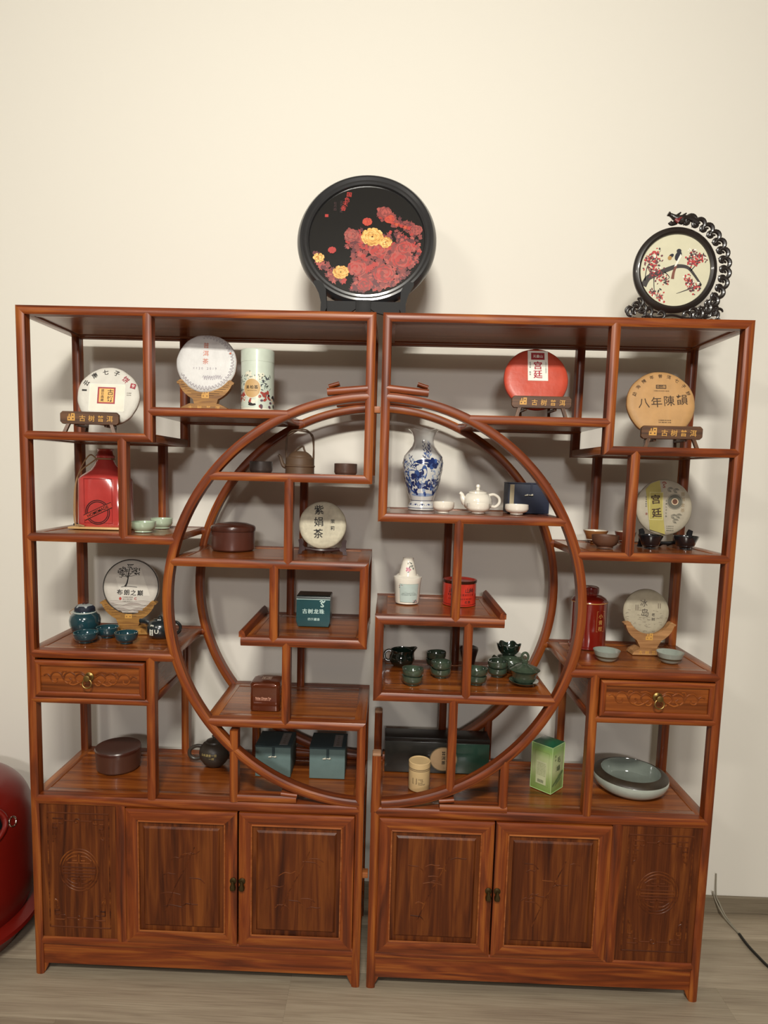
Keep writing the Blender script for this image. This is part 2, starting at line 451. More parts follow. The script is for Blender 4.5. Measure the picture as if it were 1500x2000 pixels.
bm = newbm(); prism(bm, [(.354, 1.158), (.374, 1.158), (.374, 1.174), (.366, 1.180), (.358, 1.174)], .002, D, 0); build('shelf_lip', bm, WOOD, right_, grain='y')
# ---- base carcass, doors, drawers ----------------------------------------------
def relief(strokes, r, y, name, parent, flat=.6, mats=None):
    bm = newbm()
    for P in strokes:
        pts = spline([(p[0], y, p[1]) for p in P], 6) if len(P) > 2 else [Vector((P[0][0], y, P[0][1])), Vector((P[1][0], y, P[1][1]))]
        tube(bm, pts, r, 6, flat=flat)
    o = build(name, bm, mats or WOODB, parent, grain='x'); o['kind'] = 'stuff'
    return o
def curl(cx, cz, r, a0, turns, k=1):
    n = 9; return [(cx+r*(1-.75*i/n)*math.cos(a0+k*turns*2*PI*i/n), cz+r*(1-.75*i/n)*math.sin(a0+k*turns*2*PI*i/n)) for i in range(n+1)]
def base(cab, W, panel, doors, apron_z=.034, flip=False):
    r = cab.r
    cab.rail(.0122, W-.0122, .580, h=.028)
    bm = newbm(); box(bm, .001, .035, .02, YBK+.01, .553, .5795, .001); build('end_rail', bm, WOODB, r, grain='y')
    bm = newbm(); box(bm, W-.035, W-.001, .02, YBK+.01, .553, .5795, .001); build('end_rail', bm, WOODB, r, grain='y')
    for yy in (.024, YBK-.022):
        bm = newbm(); box(bm, .034, W-.034, yy, yy+.03, .556, .5793, .001); build('shelf_edge', bm, WOODB, r, grain='x')
    bm = newbm(); box(bm, .032, W-.032, .05, YBK-.018, .56, .5775); build('shelf_board', bm, WOODB, r, grain='x')
    # apron and bottom rail
    build('rail', bar(.012, .109, W-.012, .109, .002, w=.027), WOOD, r)
    bm = newbm()
    prism(bm, [(.02, apron_z), (W-.02, apron_z), (W-.02, .097), (.02, .097)], .006, .022); build('apron', bm, WOOD, r, grain='x')
    for x, s in ((BW-.002, 1), (W-BW+.002, -1)):
        bm = newbm(); prism(bm, [(x, .0338), (x+s*.016, .0338), (x+s*.012, .024), (x+s*.004, .006), (x, .004)], .006, .024); build('foot_bracket', bm, WOOD, r, grain='z')
    # back, sides, bottom
    bm = newbm(); box(bm, .01, W-.01, D-.014, D-.004, .09, .56); build('back_panel', bm, WOODB, r, grain='z')
    for x in (.005, W-.015):
        bm = newbm(); box(bm, x, x+.01, .03, YBK+.004, .09, .556); build('end_panel', bm, WOODB, r, grain='z')
        bm = newbm(); box(bm, x-.003, x+.013, .03, YBK+.004, .06, .097, .001); build('end_rail', bm, WOODB, r, grain='y')
    bm = newbm(); box(bm, .012, W-.012, .02, D-.014, .098, .112); build('floor_board', bm, WOODB, r, grain='x')
    # fixed carved side panel
    x0, x1 = panel
    sx = x1 if not flip else x0-.026
    build('stile', bar(sx+.013, .116, sx+.013, .558, .002, w=.03), WOOD, r)
    bm = newbm(); box(bm, x0+.001, x1+.001, .007, .019, .12, .553); pn = build('carved_panel', bm, WOODP, r, grain='z')
    cx, cz = (x0+x1)/2, .338+ .004
    mx = lambda P: [(2*cx-a, b) for a, b in P]; mz = lambda P: [(a, 2*cz-b) for a, b in P]
    S = []
    S.append([(x0+.022, .155), (x1-.022, .155)]); S.append([(x0+.022, .523), (x1-.022, .523)])
    S.append([(x0+.022, .155), (x0+.022, .523)]); S.append([(x1-.022, .155), (x1-.022, .523)])
    for rr in (.060, .052): S.append([(cx+rr*math.cos(a), cz+rr*math.sin(a)*1.12) for a in [2*PI*i/16 for i in range(17)]])
    for zz in (-.012, -.002, .008): S.append([(cx-.05, cz+zz), (cx+.05, cz+zz)])
    q = [[(cx-.035, cz+.022), (cx+.035, cz+.022)], [(cx-.038, cz+.03), (cx-.022, cz+.042), (cx-.006, cz+.045)], [(cx, cz+.02), (cx, cz+.05)], [(cx-.02, cz+.030), (cx-.006, cz+.030)]]
    S += q+[mx(q[1]), mx(q[3])]; S += [mz(p) for p in q+[mx(q[1]), mx(q[3])]]
    u = x0+.038; t = .505
    f = [[(u, t), (u+.03, t)], [(u+.03, t), (u+.03, t-.014), (u+.018, t-.014)], [(u+.036, t-.006), (u+.05, t-.006), (cx-.008, t-.006)], [(u, t-.016), (u+.012, t-.016)], [(u, t-.03), (u+.014, t-.03)], [(u, t-.016), (u, t-.075)], [(u+.008, t-.044), (u+.008, t-.06), (u, t-.066)], [(u+.012, t-.03), (u+.012, t-.042)]]
    cc = curl(cx-.004, t-.008, .010, 0, 1)
    S += f+[mx(p) for p in f]+[cc]+[mz(p) for p in f]+[mz(mx(p)) for p in f]+[mz(cc)]
    relief(S, .0022, .0068, 'carving', pn, mats=WOODP)
    # doors
    for k, (a, b_) in enumerate(doors):
        dr = newbm(); z0, z1, fw = .121, .549, .036
        box(dr, a+.02, b_-.02, .0035, .012, z0+.02, z1-.02); d = build('door', dr, WOODP, r, grain='z')
        xl, xr, zl, zh = a+.0025+fw/2, b_-.0025-fw/2, z0+fw/2, z1-fw/2
        for P, m_ in (((xl, zl, xl, zh), (-1, 1)), ((xr, zl, xr, zh), (1, -1)), ((xl, zh, xr, zh), (-1, 1)), ((xl, zl, xr, zl), (1, -1))):
            build('door_frame', bar(*P, -.004, w=fw, d=.018, m0=m_[0], m1=m_[1], bulge=.003), WOOD, d)
        bm = newbm(); e = .054; x_0, x_1, za, zb = a+e, b_-e, z0+e, z1-e
        o1 = [(x_0, za), (x_1, za), (x_1, zb), (x_0, zb)]
        loft(bm, [[Vector((x, .004, z)) for x, z in o1], [Vector((x+(.006 if x < (a+b_)/2 else -.006), -.001, z+(.006 if z < .33 else -.006))) for x, z in o1]])
        bmesh.ops.recalc_face_normals(bm, faces=bm.faces)
        build('raised_field', bm, WOODP, d, smooth=20, grain='z')
        # inner bead
        bm = newbm()
        for P in ([(a+fw+.004, zb+.016), (b_-fw-.004, zb+.016)], [(a+fw+.004, za-.016), (b_-fw-.004, za-.016)], [(a+fw+.004, za-.016), (a+fw+.004, zb+.016)], [(b_-fw-.004, za-.016), (b_-fw-.004, zb+.016)]):
            tube(bm, [(P[0][0], -.001, P[0][1]), (P[1][0], -.001, P[1][1])], .0028, 6)
        build('bead', bm, wood('rosewood_bead', '#7a3c18', '#945022', '#a66432', .3, .3), d, grain='x')
        rn = random.Random(k+(11 if flip else 3)); S = []
        mxx, mzz = (a+b_)/2, .335
        for q in range(9):
            px, pz = mxx+rn.uniform(-.07, .07), mzz+rn.uniform(-.10, .10); l = rn.uniform(.012, .03); s = rn.uniform(-.6, .6)
            S.append([(px-l, pz-l*s*.6), (px-l*.3, pz+.005), (px+l*.4, pz+.003), (px+l, pz+l*s)])
        S.append([(mxx-.05, mzz-.11), (mxx-.02, mzz-.03), (mxx+.01, mzz+.03), (mxx+.04, mzz+.10)])
        relief(S, .0018, -.0008, 'carving', d, mats=WOODP)
        # pendant pull
        hx = (b_-.013) if k == 0 else (a+.013); bm = newbm()
        brz = mat('aged_bronze', '#4a3c22', .45, metal=.8)
        bmesh.ops.create_circle(bm, cap_ends=True, radius=.0001, segments=3)
        lathe(bm, [(0, 0), (.010, .0), (.010, .002), (.006, .004), (0, .0045)], 20)
        o = build('pull_plate', bm, brz, d, loc=(hx, -.004, .335), rot=(PI/2, 0, 0))
        bm = newbm(); lathe(bm, [(0, .012), (.004, .010), (.0045, .004), (.009, -.008), (.008, -.016), (0, -.022)], 14, mod=lambda th, r_, z_: (r_*(1 if abs(math.cos(th)) > .6 else .8), z_))
        build('pull', bm, brz, d, loc=(hx, -.010, .326))
base(A, W, (BW, .255), [(.2845, .6255), (.6265, .9755)])
base(B, W2, (.745, .9785), [(.0265, .372), (.372, .7165)], flip=True)
def drawer(cab, x0, x1, z0, z1, side_x, W, lefty):
    r = cab.r
    bm = newbm(); box(bm, x0+.004, x1-.004, .002, .30, z0+.004, z1-.008); dr = build('drawer', bm, WOODB, r, grain='x')
    zm = (z0+z1)/2; fw = .016
    xl, xr, zl, zh = x0+.002+fw/2, x1-.002-fw/2, z0+fw/2, z1-fw/2
    for P, m_ in (((xl, zl, xl, zh), (-1, 1)), ((xr, zl, xr, zh), (1, -1)), ((xl, zh, xr, zh), (-1, 1)), ((xl, zl, xr, zl), (1, -1))):
        build('drawer_frame', bar(*P, -.006, w=fw, d=.012, m0=m_[0], m1=m_[1], bulge=.003), WOOD, dr)
    cx = (x0+x1)/2; L = (x1-x0)/2-.03; S = []
    for s in (1, -1):
        g = lambda P: [(cx+s*a*L/.135, zm+b) for a, b in P]
        S += [g([(.012, .004), (.03, .016), (.045, .004), (.035, -.010), (.022, -.004)]),
              g([(.045, .012), (.06, .020), (.075, .012), (.078, -.004), (.066, -.014), (.055, -.006), (.062, .002)]),
              g([(.078, -.004), (.09, .016), (.108, .018), (.118, .004), (.112, -.010), (.100, -.010), (.098, .0)]),
              g([(.118, .004), (.128, .012), (.138, .008)]), g([(.035, -.012), (.05, -.018), (.066, -.014)]),
              g([(.012, -.010), (.02, -.018), (.03, -.016)]), g([(.084, .012), (.080, .022), (.07, .022)]), g([(.016, .014), (.03, .022), (.048, .02)])]
    relief(S, .0024, .0012, 'carving', dr)
    bm = newbm(); brs = mat('brass', '#8d7546', .42, metal=1)
    lathe(bm, [(0, 0), (.013, 0), (.013, .002), (.009, .004), (.006, .009), (.010, .014), (.009, .020), (0, .023)], 24)
    build('knob', bm, brs, dr, loc=(cx, -.003, zm+.010), rot=(PI/2, 0, 0))
    bm = newbm(); tube(bm, [(.013*math.cos(a), 0, .013*math.sin(a)) for a in [2*PI*i/24 for i in range(25)]], .0022, 8)
    build('pull_ring', bm, brs, dr, loc=(cx, -.020, zm-.006), rot=(-.15, 0, 0))
    cab.rail(x0-.01 if not lefty else .012, x1+.01 if lefty else W-.012, z0-.002, h=.019)
    # box sides
    for sx in (side_x, (.006 if lefty else W-.014)):
        bm = newbm(); box(bm, sx, sx+.008, BD, YBK, z0-.015, z1+.008); sp = build('box_side', bm, WOODB, r, grain='y')
        for zz in (z0-.008, z1-.004):
            bm = newbm(); box(bm, sx-.004, sx+.012, BD, YBK, zz-.011, zz+.011, .001); build('side_rail', bm, WOOD, sp, grain='y')
        for yy in (BD+.002, YBK-.02):
            bm = newbm(); box(bm, sx-.003, sx+.011, yy, yy+.018, z0, z1, .001); build('side_stile', bm, WOOD, sp, grain='z')
    bm = newbm(); box(bm, min(x0, side_x), max(x1, side_x), BD, YBK, z0-.018, z0-.008); build('box_floor', bm, WOODB, r, grain='x')
drawer(A, .0245, .353, .887, .996, .362, W, True)
drawer(B, .6505, .9785, .884, .991, .633, W2, False)
# ================================================================ objects
BLK = mat('black_lacquer', '#0e0d0e', .6, spec=.25)
INKK = mat('black_ink', '#1e1a18', .7); INKR = mat('red_ink', '#a8352a', .6); GOLD = mat('gold_print', '#c9974a', .45, var=.03)
WHITEP = mat('white_print', '#e8e4d8', .6); GREYINK = mat('grey_ink', '#6f675e', .7)
def tilt_cake(name, label, cx, cy, cz, R, t, tilt, yaw, pmat, edge, art, artmats, wob=.012, bot=None):
    """pressed tea cake in a paper wrapper; (cx,cy,cz) is the centre of its face"""
    rot = Euler((-math.radians(tilt), 0, math.radians(yaw)))
    up = rot.to_matrix() @ Vector((0, 0, 1))
    o = thing(name, label, 'tea cake', Vector((cx, cy, cz))-up*R, rot, 'round tea cakes shown on stands')
    rn = random.Random(hash(label) % 1000 if 0 else len(label)); ph = [rn.uniform(0, 6) for _ in range(4)]
    bm = newbm()
    def mod(th, r, z):
        w = 1+wob*(r/R)**2*(math.sin(5*th+ph[0])*.5+math.sin(9*th+ph[1])*.35+math.sin(17*th+ph[2])*.25)
        return r*w, z
    P = [(0, 0), (R*.5, 0), (R*.8, .0), (R*.93, .0022), (R*.985, .007), (R, t*.4), (R*.985, t*.65), (R*.9, t*.9), (R*.75, t), (0, t)]
    lathe(bm, [(r, -z) for r, z in P], 72, mod=mod, mis=[0, 0, 0, 0, 1, 1, 1, 1, 1])
    bmesh.ops.rotate(bm, verts=bm.verts, cent=(0, 0, 0), matrix=Matrix.Rotation(PI/2, 3, 'X'))
    for v in bm.verts: v.co.z += R
    bmesh.ops.recalc_face_normals(bm, faces=bm.faces)
    build('wrapper', bm, [pmat, edge], o, smooth=50)
    bm = newbm(); F = lambda x, z, l: Vector((x, -.0006-.00012*l, z+R)); art(bm, F, R)
    build('printed_label', bm, artmats, o, smooth=0)
    return o
def emblem(bm, x, z, s, F, mi=0, hole=1):
    g = s/2
    rect(bm, x-g, z-g, x+g, z+.04*s, F, mi, 1); rect(bm, x+.0*s, z, x+g, z+g, F, mi, 1.3)
    rect(bm, x-.30*s, z+.14*s, x-.16*s, z+.42*s, F, mi, 1); rect(bm, x-.42*s, z+.1*s, x-.06*s, z+.16*s, F, mi, 1.1)
    for a, b in ((-.26, -.22), (.24, -.22), (.24, .24)): rect(bm, x+(a-.09)*s, z+(b-.09)*s, x+(a+.09)*s, z+(b+.09)*s, F, hole, 2)
def easel(label, cx, y, zs, w, zp0, zp1, yaw=0):
    """plaque easel: lettered board on splayed legs"""
    o = thing('easel_stand', label, 'stand', (cx, y, zs), (0, 0, math.radians(yaw)), 'dark easel stands lettered in gold')
    z0, z1 = zp0-zs, zp1-zs; c = .007
    bm = newbm(); x = w/2
    prism(bm, [(-x+c, z0), (x-c, z0), (x, z0+c), (x, z1-c), (x-c, z1), (-x+c, z1), (-x, z1-c), (-x, z0+c)], -.006, .006)
    bmesh.ops.bevel(bm, geom=[e for e in bm.edges], offset=.0012, segments=1, affect='EDGES')
    build('plaque', bm, WALNUT, o, grain='x')
    bm = newbm(); F = lambda x, z, l: Vector((x, -.0064-.0001*l, z)); zm = (z0+z1)/2; hh = z1-z0
    emblem(bm, -x*.62, zm+.002, hh*.58, F)
    for i, ch in enumerate('古树普洱'): text(bm, ch, hh*.52, -x*.24+i*x*.31, zm-.001, F, bold=.012, rot=-.03)
    build('lettering', bm, [GOLD, WALNUT], o, smooth=0)
    for s in (-1, 1):
        bm = newbm(); loft(bm, [[Vector((s*(x*.72+dx+k*.012), dy-k*.006, zz)) for dx, dy in ((-.005, -.005), (.005, -.005), (.005, .005), (-.005, .005))] for zz, k in ((z0+.004, 0), (0, 1))])
        bmesh.ops.recalc_face_normals(bm, faces=bm.faces); build('leg', bm, WALNUT, o, grain='z')
        bm = newbm(); loft(bm, [[Vector((s*(x*.5)+dx, k+dy, zz)) for dx, dy in ((-.004, -.003), (.004, -.003), (.004, .003), (-.004, .003))] for zz, k in ((z0+.085, .105), (0, .080))])
        bmesh.ops.recalc_face_normals(bm, faces=bm.faces); build('rear_leg', bm, WALNUT, o, grain='z')
        bm = newbm(); box(bm, s*x*.5-.004, s*x*.5+.004, .004, .088, z0-.006, z0+.001, .001); build('brace', bm, WALNUT, o, grain='y')
    return o
def armstand(label, cx, y, zs, w, zc, R, m, txt=True, base_w=.10, yaw=0, bh=.022, thick=.022):
    """crescent-armed display stand on a carved foot"""
    o = thing('crescent_stand', label, 'stand', (cx, y, zs), (0, 0, math.radians(yaw)), 'crescent-armed tea cake stands')
    zc -= zs; pts = []; a0 = math.asin(min(.98, (w/2-.006)/ (R+.012)))
    for i in range(17):
        a = -PI/2-a0+2*a0*i/16; pts.append(((R-.002)*math.cos(a), zc+(R-.002)*math.sin(a)))
    low = []
    for i in range(17):
        a = -PI/2+a0-2*a0*i/16; th_ = .014+.014*max(0, 1-(abs(a+PI/2)/a0)**2)
        low.append(((R+th_)*math.cos(a), max(bh+.004, zc+(R+th_)*math.sin(a))))
    e, l0 = pts[-1], low[0]
    cap_ = [(e[0]+.006, e[1]+.003), (max(e[0], l0[0])+.006, (e[1]+l0[1])/2), (l0[0]+.003, l0[1]-.001)]
    zb = zc-R
    mid = [p for p in low if p[0] > base_w*.24]; midl = [p for p in low if p[0] < -base_w*.24]
    lower = mid+[(base_w*.22, bh-.004), (-base_w*.22, bh-.004)]+midl
    al = pts+cap_+lower+[(-x, z) for x, z in reversed(cap_)]
    bm = newbm(); prism(bm, al, -thick/2, thick/2); build('cradle', bm, m, o, grain='x')
    bm = newbm(); b = base_w/2
    prism(bm, [(-b, 0), (b, 0), (b*.92, bh*.5), (b*.6, bh), (-b*.6, bh), (-b*.92, bh*.5)], -.026, .026)
    build('foot', bm, m, o, grain='x')
    # grooved front
    bm = newbm()
    F = lambda x, z, l: Vector((x, -thick/2-.0002-.0001*l, z))
    if m is STAND:
        for q in range(7):
            zz = zb-.010+q*.0062; hw = min(w*.44, math.sqrt(max(1e-6, (R+.014)**2-(zc-zz)**2))); gi = math.sqrt(max(0, (R+.001)**2-(zc-zz)**2))
            for s_ in (-1, 1): 
                if hw > gi+.006: rect(bm, min(s_*(gi+.002), s_*(hw-.003)), zz, max(s_*(gi+.002), s_*(hw-.003)), zz+.0012, F, 2, .5)
    emblem(bm, 0, max(bh+.013, zb-.006), .022, F)
    F2 = lambda x, z, l: Vector((x, -.0264-.0001*l, z))
    for i, ch in enumerate('古树普洱'): text(bm, ch, bh*.62, -b*.55+i*b*.37, bh*.42, F2, bold=.02)
    build('lettering', bm, [GOLD, m, mat('groove_brown', '#4a2e14', .7)], o, smooth=0)
    bm = newbm(); 
    for s in (-1, 1): tube(bm, [(s*.03, 0, zb*.6), (s*.03, .03, zb*.9), (s*.03, .045, zc-.02)], .004, 6)
    build('back_support', bm, m, o, grain='z')
    return o
def forkstand(label, cx, y, zs, w, ztop, m, yaw=0):
    o = thing('fork_stand', label, 'stand', (cx, y, zs), (0, 0, math.radians(yaw)), None)
    hgt = ztop-zs
    for s in (-1, 1):
        X = s*w/2
        bm = newbm()
        prism(bm, [(X-s*.004, 0), (X+s*.008, .0), (X+s*.004, hgt*.35), (X+s*.004, hgt*.7), (X+s*.006, hgt), (X-s*.004, hgt+.004), (X-s*.010, hgt*.86), (X-s*.008, hgt*.62), (X-s*.016, hgt*.42), (X-s*.014, hgt*.25), (X-s*.006, hgt*.2)], -.014, -.004)
        build('arm', bm, m, o, grain='z')
        bm = newbm(); tube(bm, [(X-s*.006, -.009, hgt*.32), (X*.6, .015, hgt*.34), (X*.35, .035, .003)], [.005, .005, .004], 8); build('leg', bm, m, o, grain='x')
    bm = newbm(); tube(bm, spline([(-w/2+.006, -.006, hgt*.4), (-w*.2, .004, hgt*.26), (0, .008, hgt*.22), (w*.2, .004, hgt*.26), (w/2-.006, -.006, hgt*.4)], 5), .005, 8); build('crossbar', bm, m, o, grain='x')
    bm = newbm(); tube(bm, [(0, .008, hgt*.22), (0, .03, .003)], .005, 8); build('rear_leg', bm, m, o, grain='z')
    return o
paperW = mat('white_wrapper', '#cfccc2', .7, bump=.5, bscale=55, var=.05); paperE = mat('wrapper_edge', '#a89a8c', .75, bump=.6, bscale=60)
# 1 top-left cake
def art1(bm, F, R):
    rect(bm, -.054, -.05, .05, .036, F, 3, .5); frame(bm, -.054, -.05, .05, .036, .0015, F, 4, .8)
    arctext(bm, '云南七子', .0175, R*.80, 150, 72, 0, 0, F, bold=.02, mi=0); text(bm, '饼', .020, R*.78*math.cos(.80), R*.78*math.sin(.80), F, rot=-.75, bold=.02, mi=1)
    c, s = math.cos(.42), math.sin(.42); disc(bm, R*.86*c, R*.86*s, .011, .011, F, 1, 1, rot=.6, n=4); text(bm, '号', .010, R*.86*c, R*.86*s, F, rot=-.6, mi=4, lift=2)
    rect(bm, -.030, -.026, .022, .026, F, 1, 1); rect(bm, -.0255, -.0215, .0175, .0215, F, 2, 2)
    vtext(bm, '古饼', .019, .0075, .0105, F, mi=0, lift=3, step=1.1, bold=.015); vtext(bm, '盛世典藏', .0095, -.0155, .0155, F, mi=0, lift=3, step=1.05)
    micro(bm, -.02, -.060, .05, .005, F, 5, 1, rows=2); rect(bm, -.031, -.066, -.023, -.056, F, 1, 1)
    rect(bm, -.076, .012, -.062, .017, F, 0, 1); micro(bm, .056, .008, .014, .004, F, 5, 1, rows=2)
tilt_cake('tea_cake', 'white tea cake with red-framed yellow square, on easel at top left', .191, .150, 1.775, .0922, .026, 14, 6, paperW, paperE, art1,
          [INKK, mat('crimson_ink', '#9a2f3c', .6), mat('yellow_print', '#e3b063', .6), mat('label_cream', '#dedbcb', .65), WHITEP, GREYINK])
easel('gold-lettered dark easel under the white cake in the top left corner bay', .160, .098, 1.657, .170, 1.684, 1.721, 4)
# 2
def art2(bm, F, R):
    vtext(bm, '普洱茶', .018, -.002, .052, F, mi=0, step=1.35, bold=.0)
    for k, ch in enumerate('cc20 2019'): text(bm, ch, .010, -.035+k*.008, -.018, F, mi=1, bold=-.01)
    rn = random.Random(4)
    for k in range(9):
        x = -.005+k*.006; z = -.045+rn.uniform(-.002, .002); stroke(bm, [(x-.004, z), (x, z+.006), (x+.002, z-.006), (x+.005, z+.003)], .0009, F, 1)
    for k in range(40):
        a = math.radians(-150+k*7.4)
        if 95 < math.degrees(a) % 360 < 150: continue
        x, z = R*.86*math.cos(a), R*.86*math.sin(a); tx, tz = -math.sin(a), math.cos(a); r1 = rn.uniform(.003, .006)
        stroke(bm, [(x-tx*.006, z-tz*.006), (x+r1*math.cos(a), z+r1*math.sin(a)), (x+tx*.003-r1*math.cos(a), z+tz*.003-r1*math.sin(a)), (x+tx*.007, z+tz*.007)], .0008, F, 1)
    disc(bm, .07, .03, .003, .003, F, 0)
tilt_cake('tea_cake', 'silvery white tea cake with orange characters and handwriting, beside the floral tin', .497, .125, 1.875, .0895, .028, 12, 3,
          mat('silver_wrapper', '#cdccca', .55, bump=.7, bscale=35), mat('rust_edge', '#8f6a58', .7), art2, [mat('orange_ink', '#c4633f', .6), mat('faded_ink', '#857a88', .7)], wob=.01)
armstand('brown grooved crescent stand holding the silvery white cake, upper left', .497, .125, 1.731, .168, 1.876, .0885, STAND, base_w=.145)
# 4 red cake
def art3(bm, F, R):
    rect(bm, -.026, -.008, .034, .086, F, 0, 1); rect(bm, -.016, .058, .024, .080, F, 1, 2); text(bm, '无量山', .010, .004, .069, F, mi=0, lift=3)
    text(bm, '宫', .027, .004, .040, F, mi=2, lift=2, bold=.045); text(bm, '廷', .027, .004, .012, F, mi=2, lift=2, bold=.045)
    vtext(bm, '普洱茶', .006, -.019, .048, F, mi=3, lift=2); vtext(bm, '熟茶', .006, -.019, .018, F, mi=3, lift=2)
    vtext(bm, '云南大叶种晒青茶', .004, .028, .050, F, mi=3, lift=2)
tilt_cake('tea_cake', 'bright red wrapped tea cake with white paper label, on right unit', 1.478, .168, 1.858, .0965, .026, 15, 0,
          mat('red_wrapper', '#bd4a35', .42, bump=.5, bscale=22, var=.08), mat('red_wrapper_edge', '#8c2c22', .5), art3, [WHITEP, mat('deep_red', '#98242a', .6), mat('red_char', '#a32838', .6), INKK], wob=.004)
easel('gold-lettered brown easel under the bright red tea cake', 1.486, .125, 1.730, .174, 1.765, 1.800, 0)
# 5 brown cake
def art4(bm, F, R):
    arctext(bm, '勐海陳年普洱七子餅', .013, R*.83, 162, 22, 0, 0, F, mi=0, bold=.0)
    rect(bm, -.016, .044, .014, .056, F, 0, 1); text(bm, '云山韻', .009, -.001, .050, F, mi=1, lift=2); micro(bm, -.022, .036, .046, .003, F, 0, 1)
    for i, ch in enumerate('八年陳韻'): text(bm, ch, .034, -.052+i*.037, -.002+i*.0045, F, rot=.06, mi=0, bold=.004)
    micro(bm, -.01, -.055, .035, .004, F, 0, 1, rows=2)
tilt_cake('tea_cake', 'kraft brown wrapped tea cake in the top right corner bay', 1.850, .160, 1.793, .1005, .026, 14, -2,
          mat('kraft_wrapper', '#b98f5c', .6, bump=.5, bscale=30, var=.08), mat('kraft_edge', '#8a6038', .65), art4, [mat('brown_ink', '#43301f', .7), mat('kraft_light', '#b98f5c', .6)], wob=.008)
easel('gold-lettered dark easel under the kraft brown tea cake', 1.864, .112, 1.655, .174, 1.684, 1.722, -3)
# 6 yellow-grey cake
def art5(bm, F, R):
    pts = [(-.062, -.060), (-.020, -.083), (-.010, -.083), (-.010, .086), (-.045, .073), (-.070, .05)]
    poly(bm, [(-.045, -.070), (.002, -.084), (-.004, -.03), (-.010, .03), (-.018, .083), (-.045, .072), (-.060, .055)], F, 0, .5)
    rect(bm, -.048, -.040, -.006, .046, F, 1, 1); rect(bm, -.046, -.038, -.008, .044, F, 0, 1.2)
    text(bm, '宫', .030, -.029, .024, F, mi=2, lift=3, bold=.05, rot=.1); text(bm, '廷', .030, -.025, -.018, F, mi=2, lift=3, bold=.05, rot=.1)
    annulus(bm, .030, .018, .0, .008, F, 4, 3); annulus(bm, .030, .018, .008, .0105, F, 5, 3); annulus(bm, .030, .018, .0105, .022, F, 3, 2)
    annulus(bm, .030, .018, .0235, .0245, F, 3, 2)
    vtext(bm, '普洱金茶', .014, .054, .042, F, mi=6, step=1.2, bold=-.01)
    text(bm, 'S', .018, -.004, .066, F, mi=7, lift=2, bold=.03); stroke(bm, [(-.010, .074), (-.004, .078), (.003, .073)], .003, F, 7, 2)
    for cx, cz in ((.016, .055), (.034, .052), (.028, -.028), (.044, -.026), (.034, -.042)):
        for q in range(3): stroke(bm, [(cx+(.009-q*.003)*math.cos(t), cz+(.007-q*.002)*math.sin(t)) for t in (0.3, 1.4, 2.6, 3.9, 5)], .0012, F, 3, 1)
    vtext(bm, '云南七子饼茶', .006, .004, .020, F, mi=3, step=1.6); micro(bm, .006, -.060, .024, .004, F, 3, 1, rows=3)
    vtext(bm, '普洱茶熟茶', .005, -.058, .030, F, mi=3, step=1.4); vtext(bm, '茶', .008, -.056, -.022, F, mi=7)
tilt_cake('tea_cake', 'grey and yellow tea cake with dark ring print, behind two black bowls', 1.901, .205, 1.482, .087, .022, 7, 0,
          mat('greybeige_wrapper', '#a89f8c', .65, bump=.4, bscale=40, var=.08), mat('grey_edge', '#857a68', .7), art5,
          [mat('mustard_print', '#a89b52', .6), mat('straw_print', '#c2b97e', .6), mat('umber_ink', '#3a2410', .6), mat('slate_ink', '#5c5a4e', .6), mat('tea_brown', '#5e3a26', .6), mat('ring_cream', '#c9b494', .6), mat('gold_brown_ink', '#8a7040', .6), mat('dull_red_ink', '#8a4236', .6)], wob=.004)
forkstand('small black stand cradling the grey and yellow cake', 1.903, .200, 1.359, .150, 1.412, BLK)
# 7 ice cake
def art6(bm, F, R):
    text(bm, '冰', .024, -.010, .028, F, mi=0, bold=.0); text(bm, '岛', .027, -.006, -.002, F, mi=0, bold=.0)
    vtext(bm, '老树', .011, .020, -.008, F, mi=0, step=1.3); rn = random.Random(2)
    for k in range(120):
        a = rn.uniform(0, 2*PI); r = rn.uniform(0, R*.92); x, z = r*math.cos(a), r*math.sin(a)
        lim = -.016 if abs(x) < .02 else (.012 if x < 0 else .004)
        if z > lim: continue
        if abs(x-.02) < .010 and -.03 < z < 0: continue
        l = rn.uniform(.002, .006); stroke(bm, [(x-l, z+rn.uniform(-.002, .002)), (x, z+rn.uniform(-.002, .002)), (x+l, z)], .0008, F, 1)
    for x in (-.036, -.030, .034, .040): rect(bm, x, .004 if x < 0 else .012, x+.003, .022 if x < 0 else .028, F, 1)
tilt_cake('tea_cake', 'small mottled grey-beige tea cake with landscape print, behind two saucer bowls', 1.872, .212, 1.150, .0725, .022, 8, 0,
          mat('stone_wrapper', '#a59c86', .65, bump=.4, bscale=50, var=.10), mat('stone_edge', '#7d7363', .7), art6, [mat('brown_black_ink', '#3d332c', .6), mat('landscape_ink', '#7a6e5e', .7)], wob=.004)
armstand('pale wooden crescent stand holding the small mottled cake', 1.880, .210, 1.018, .160, 1.152, .0725, STAND2, base_w=.11, bh=.020)
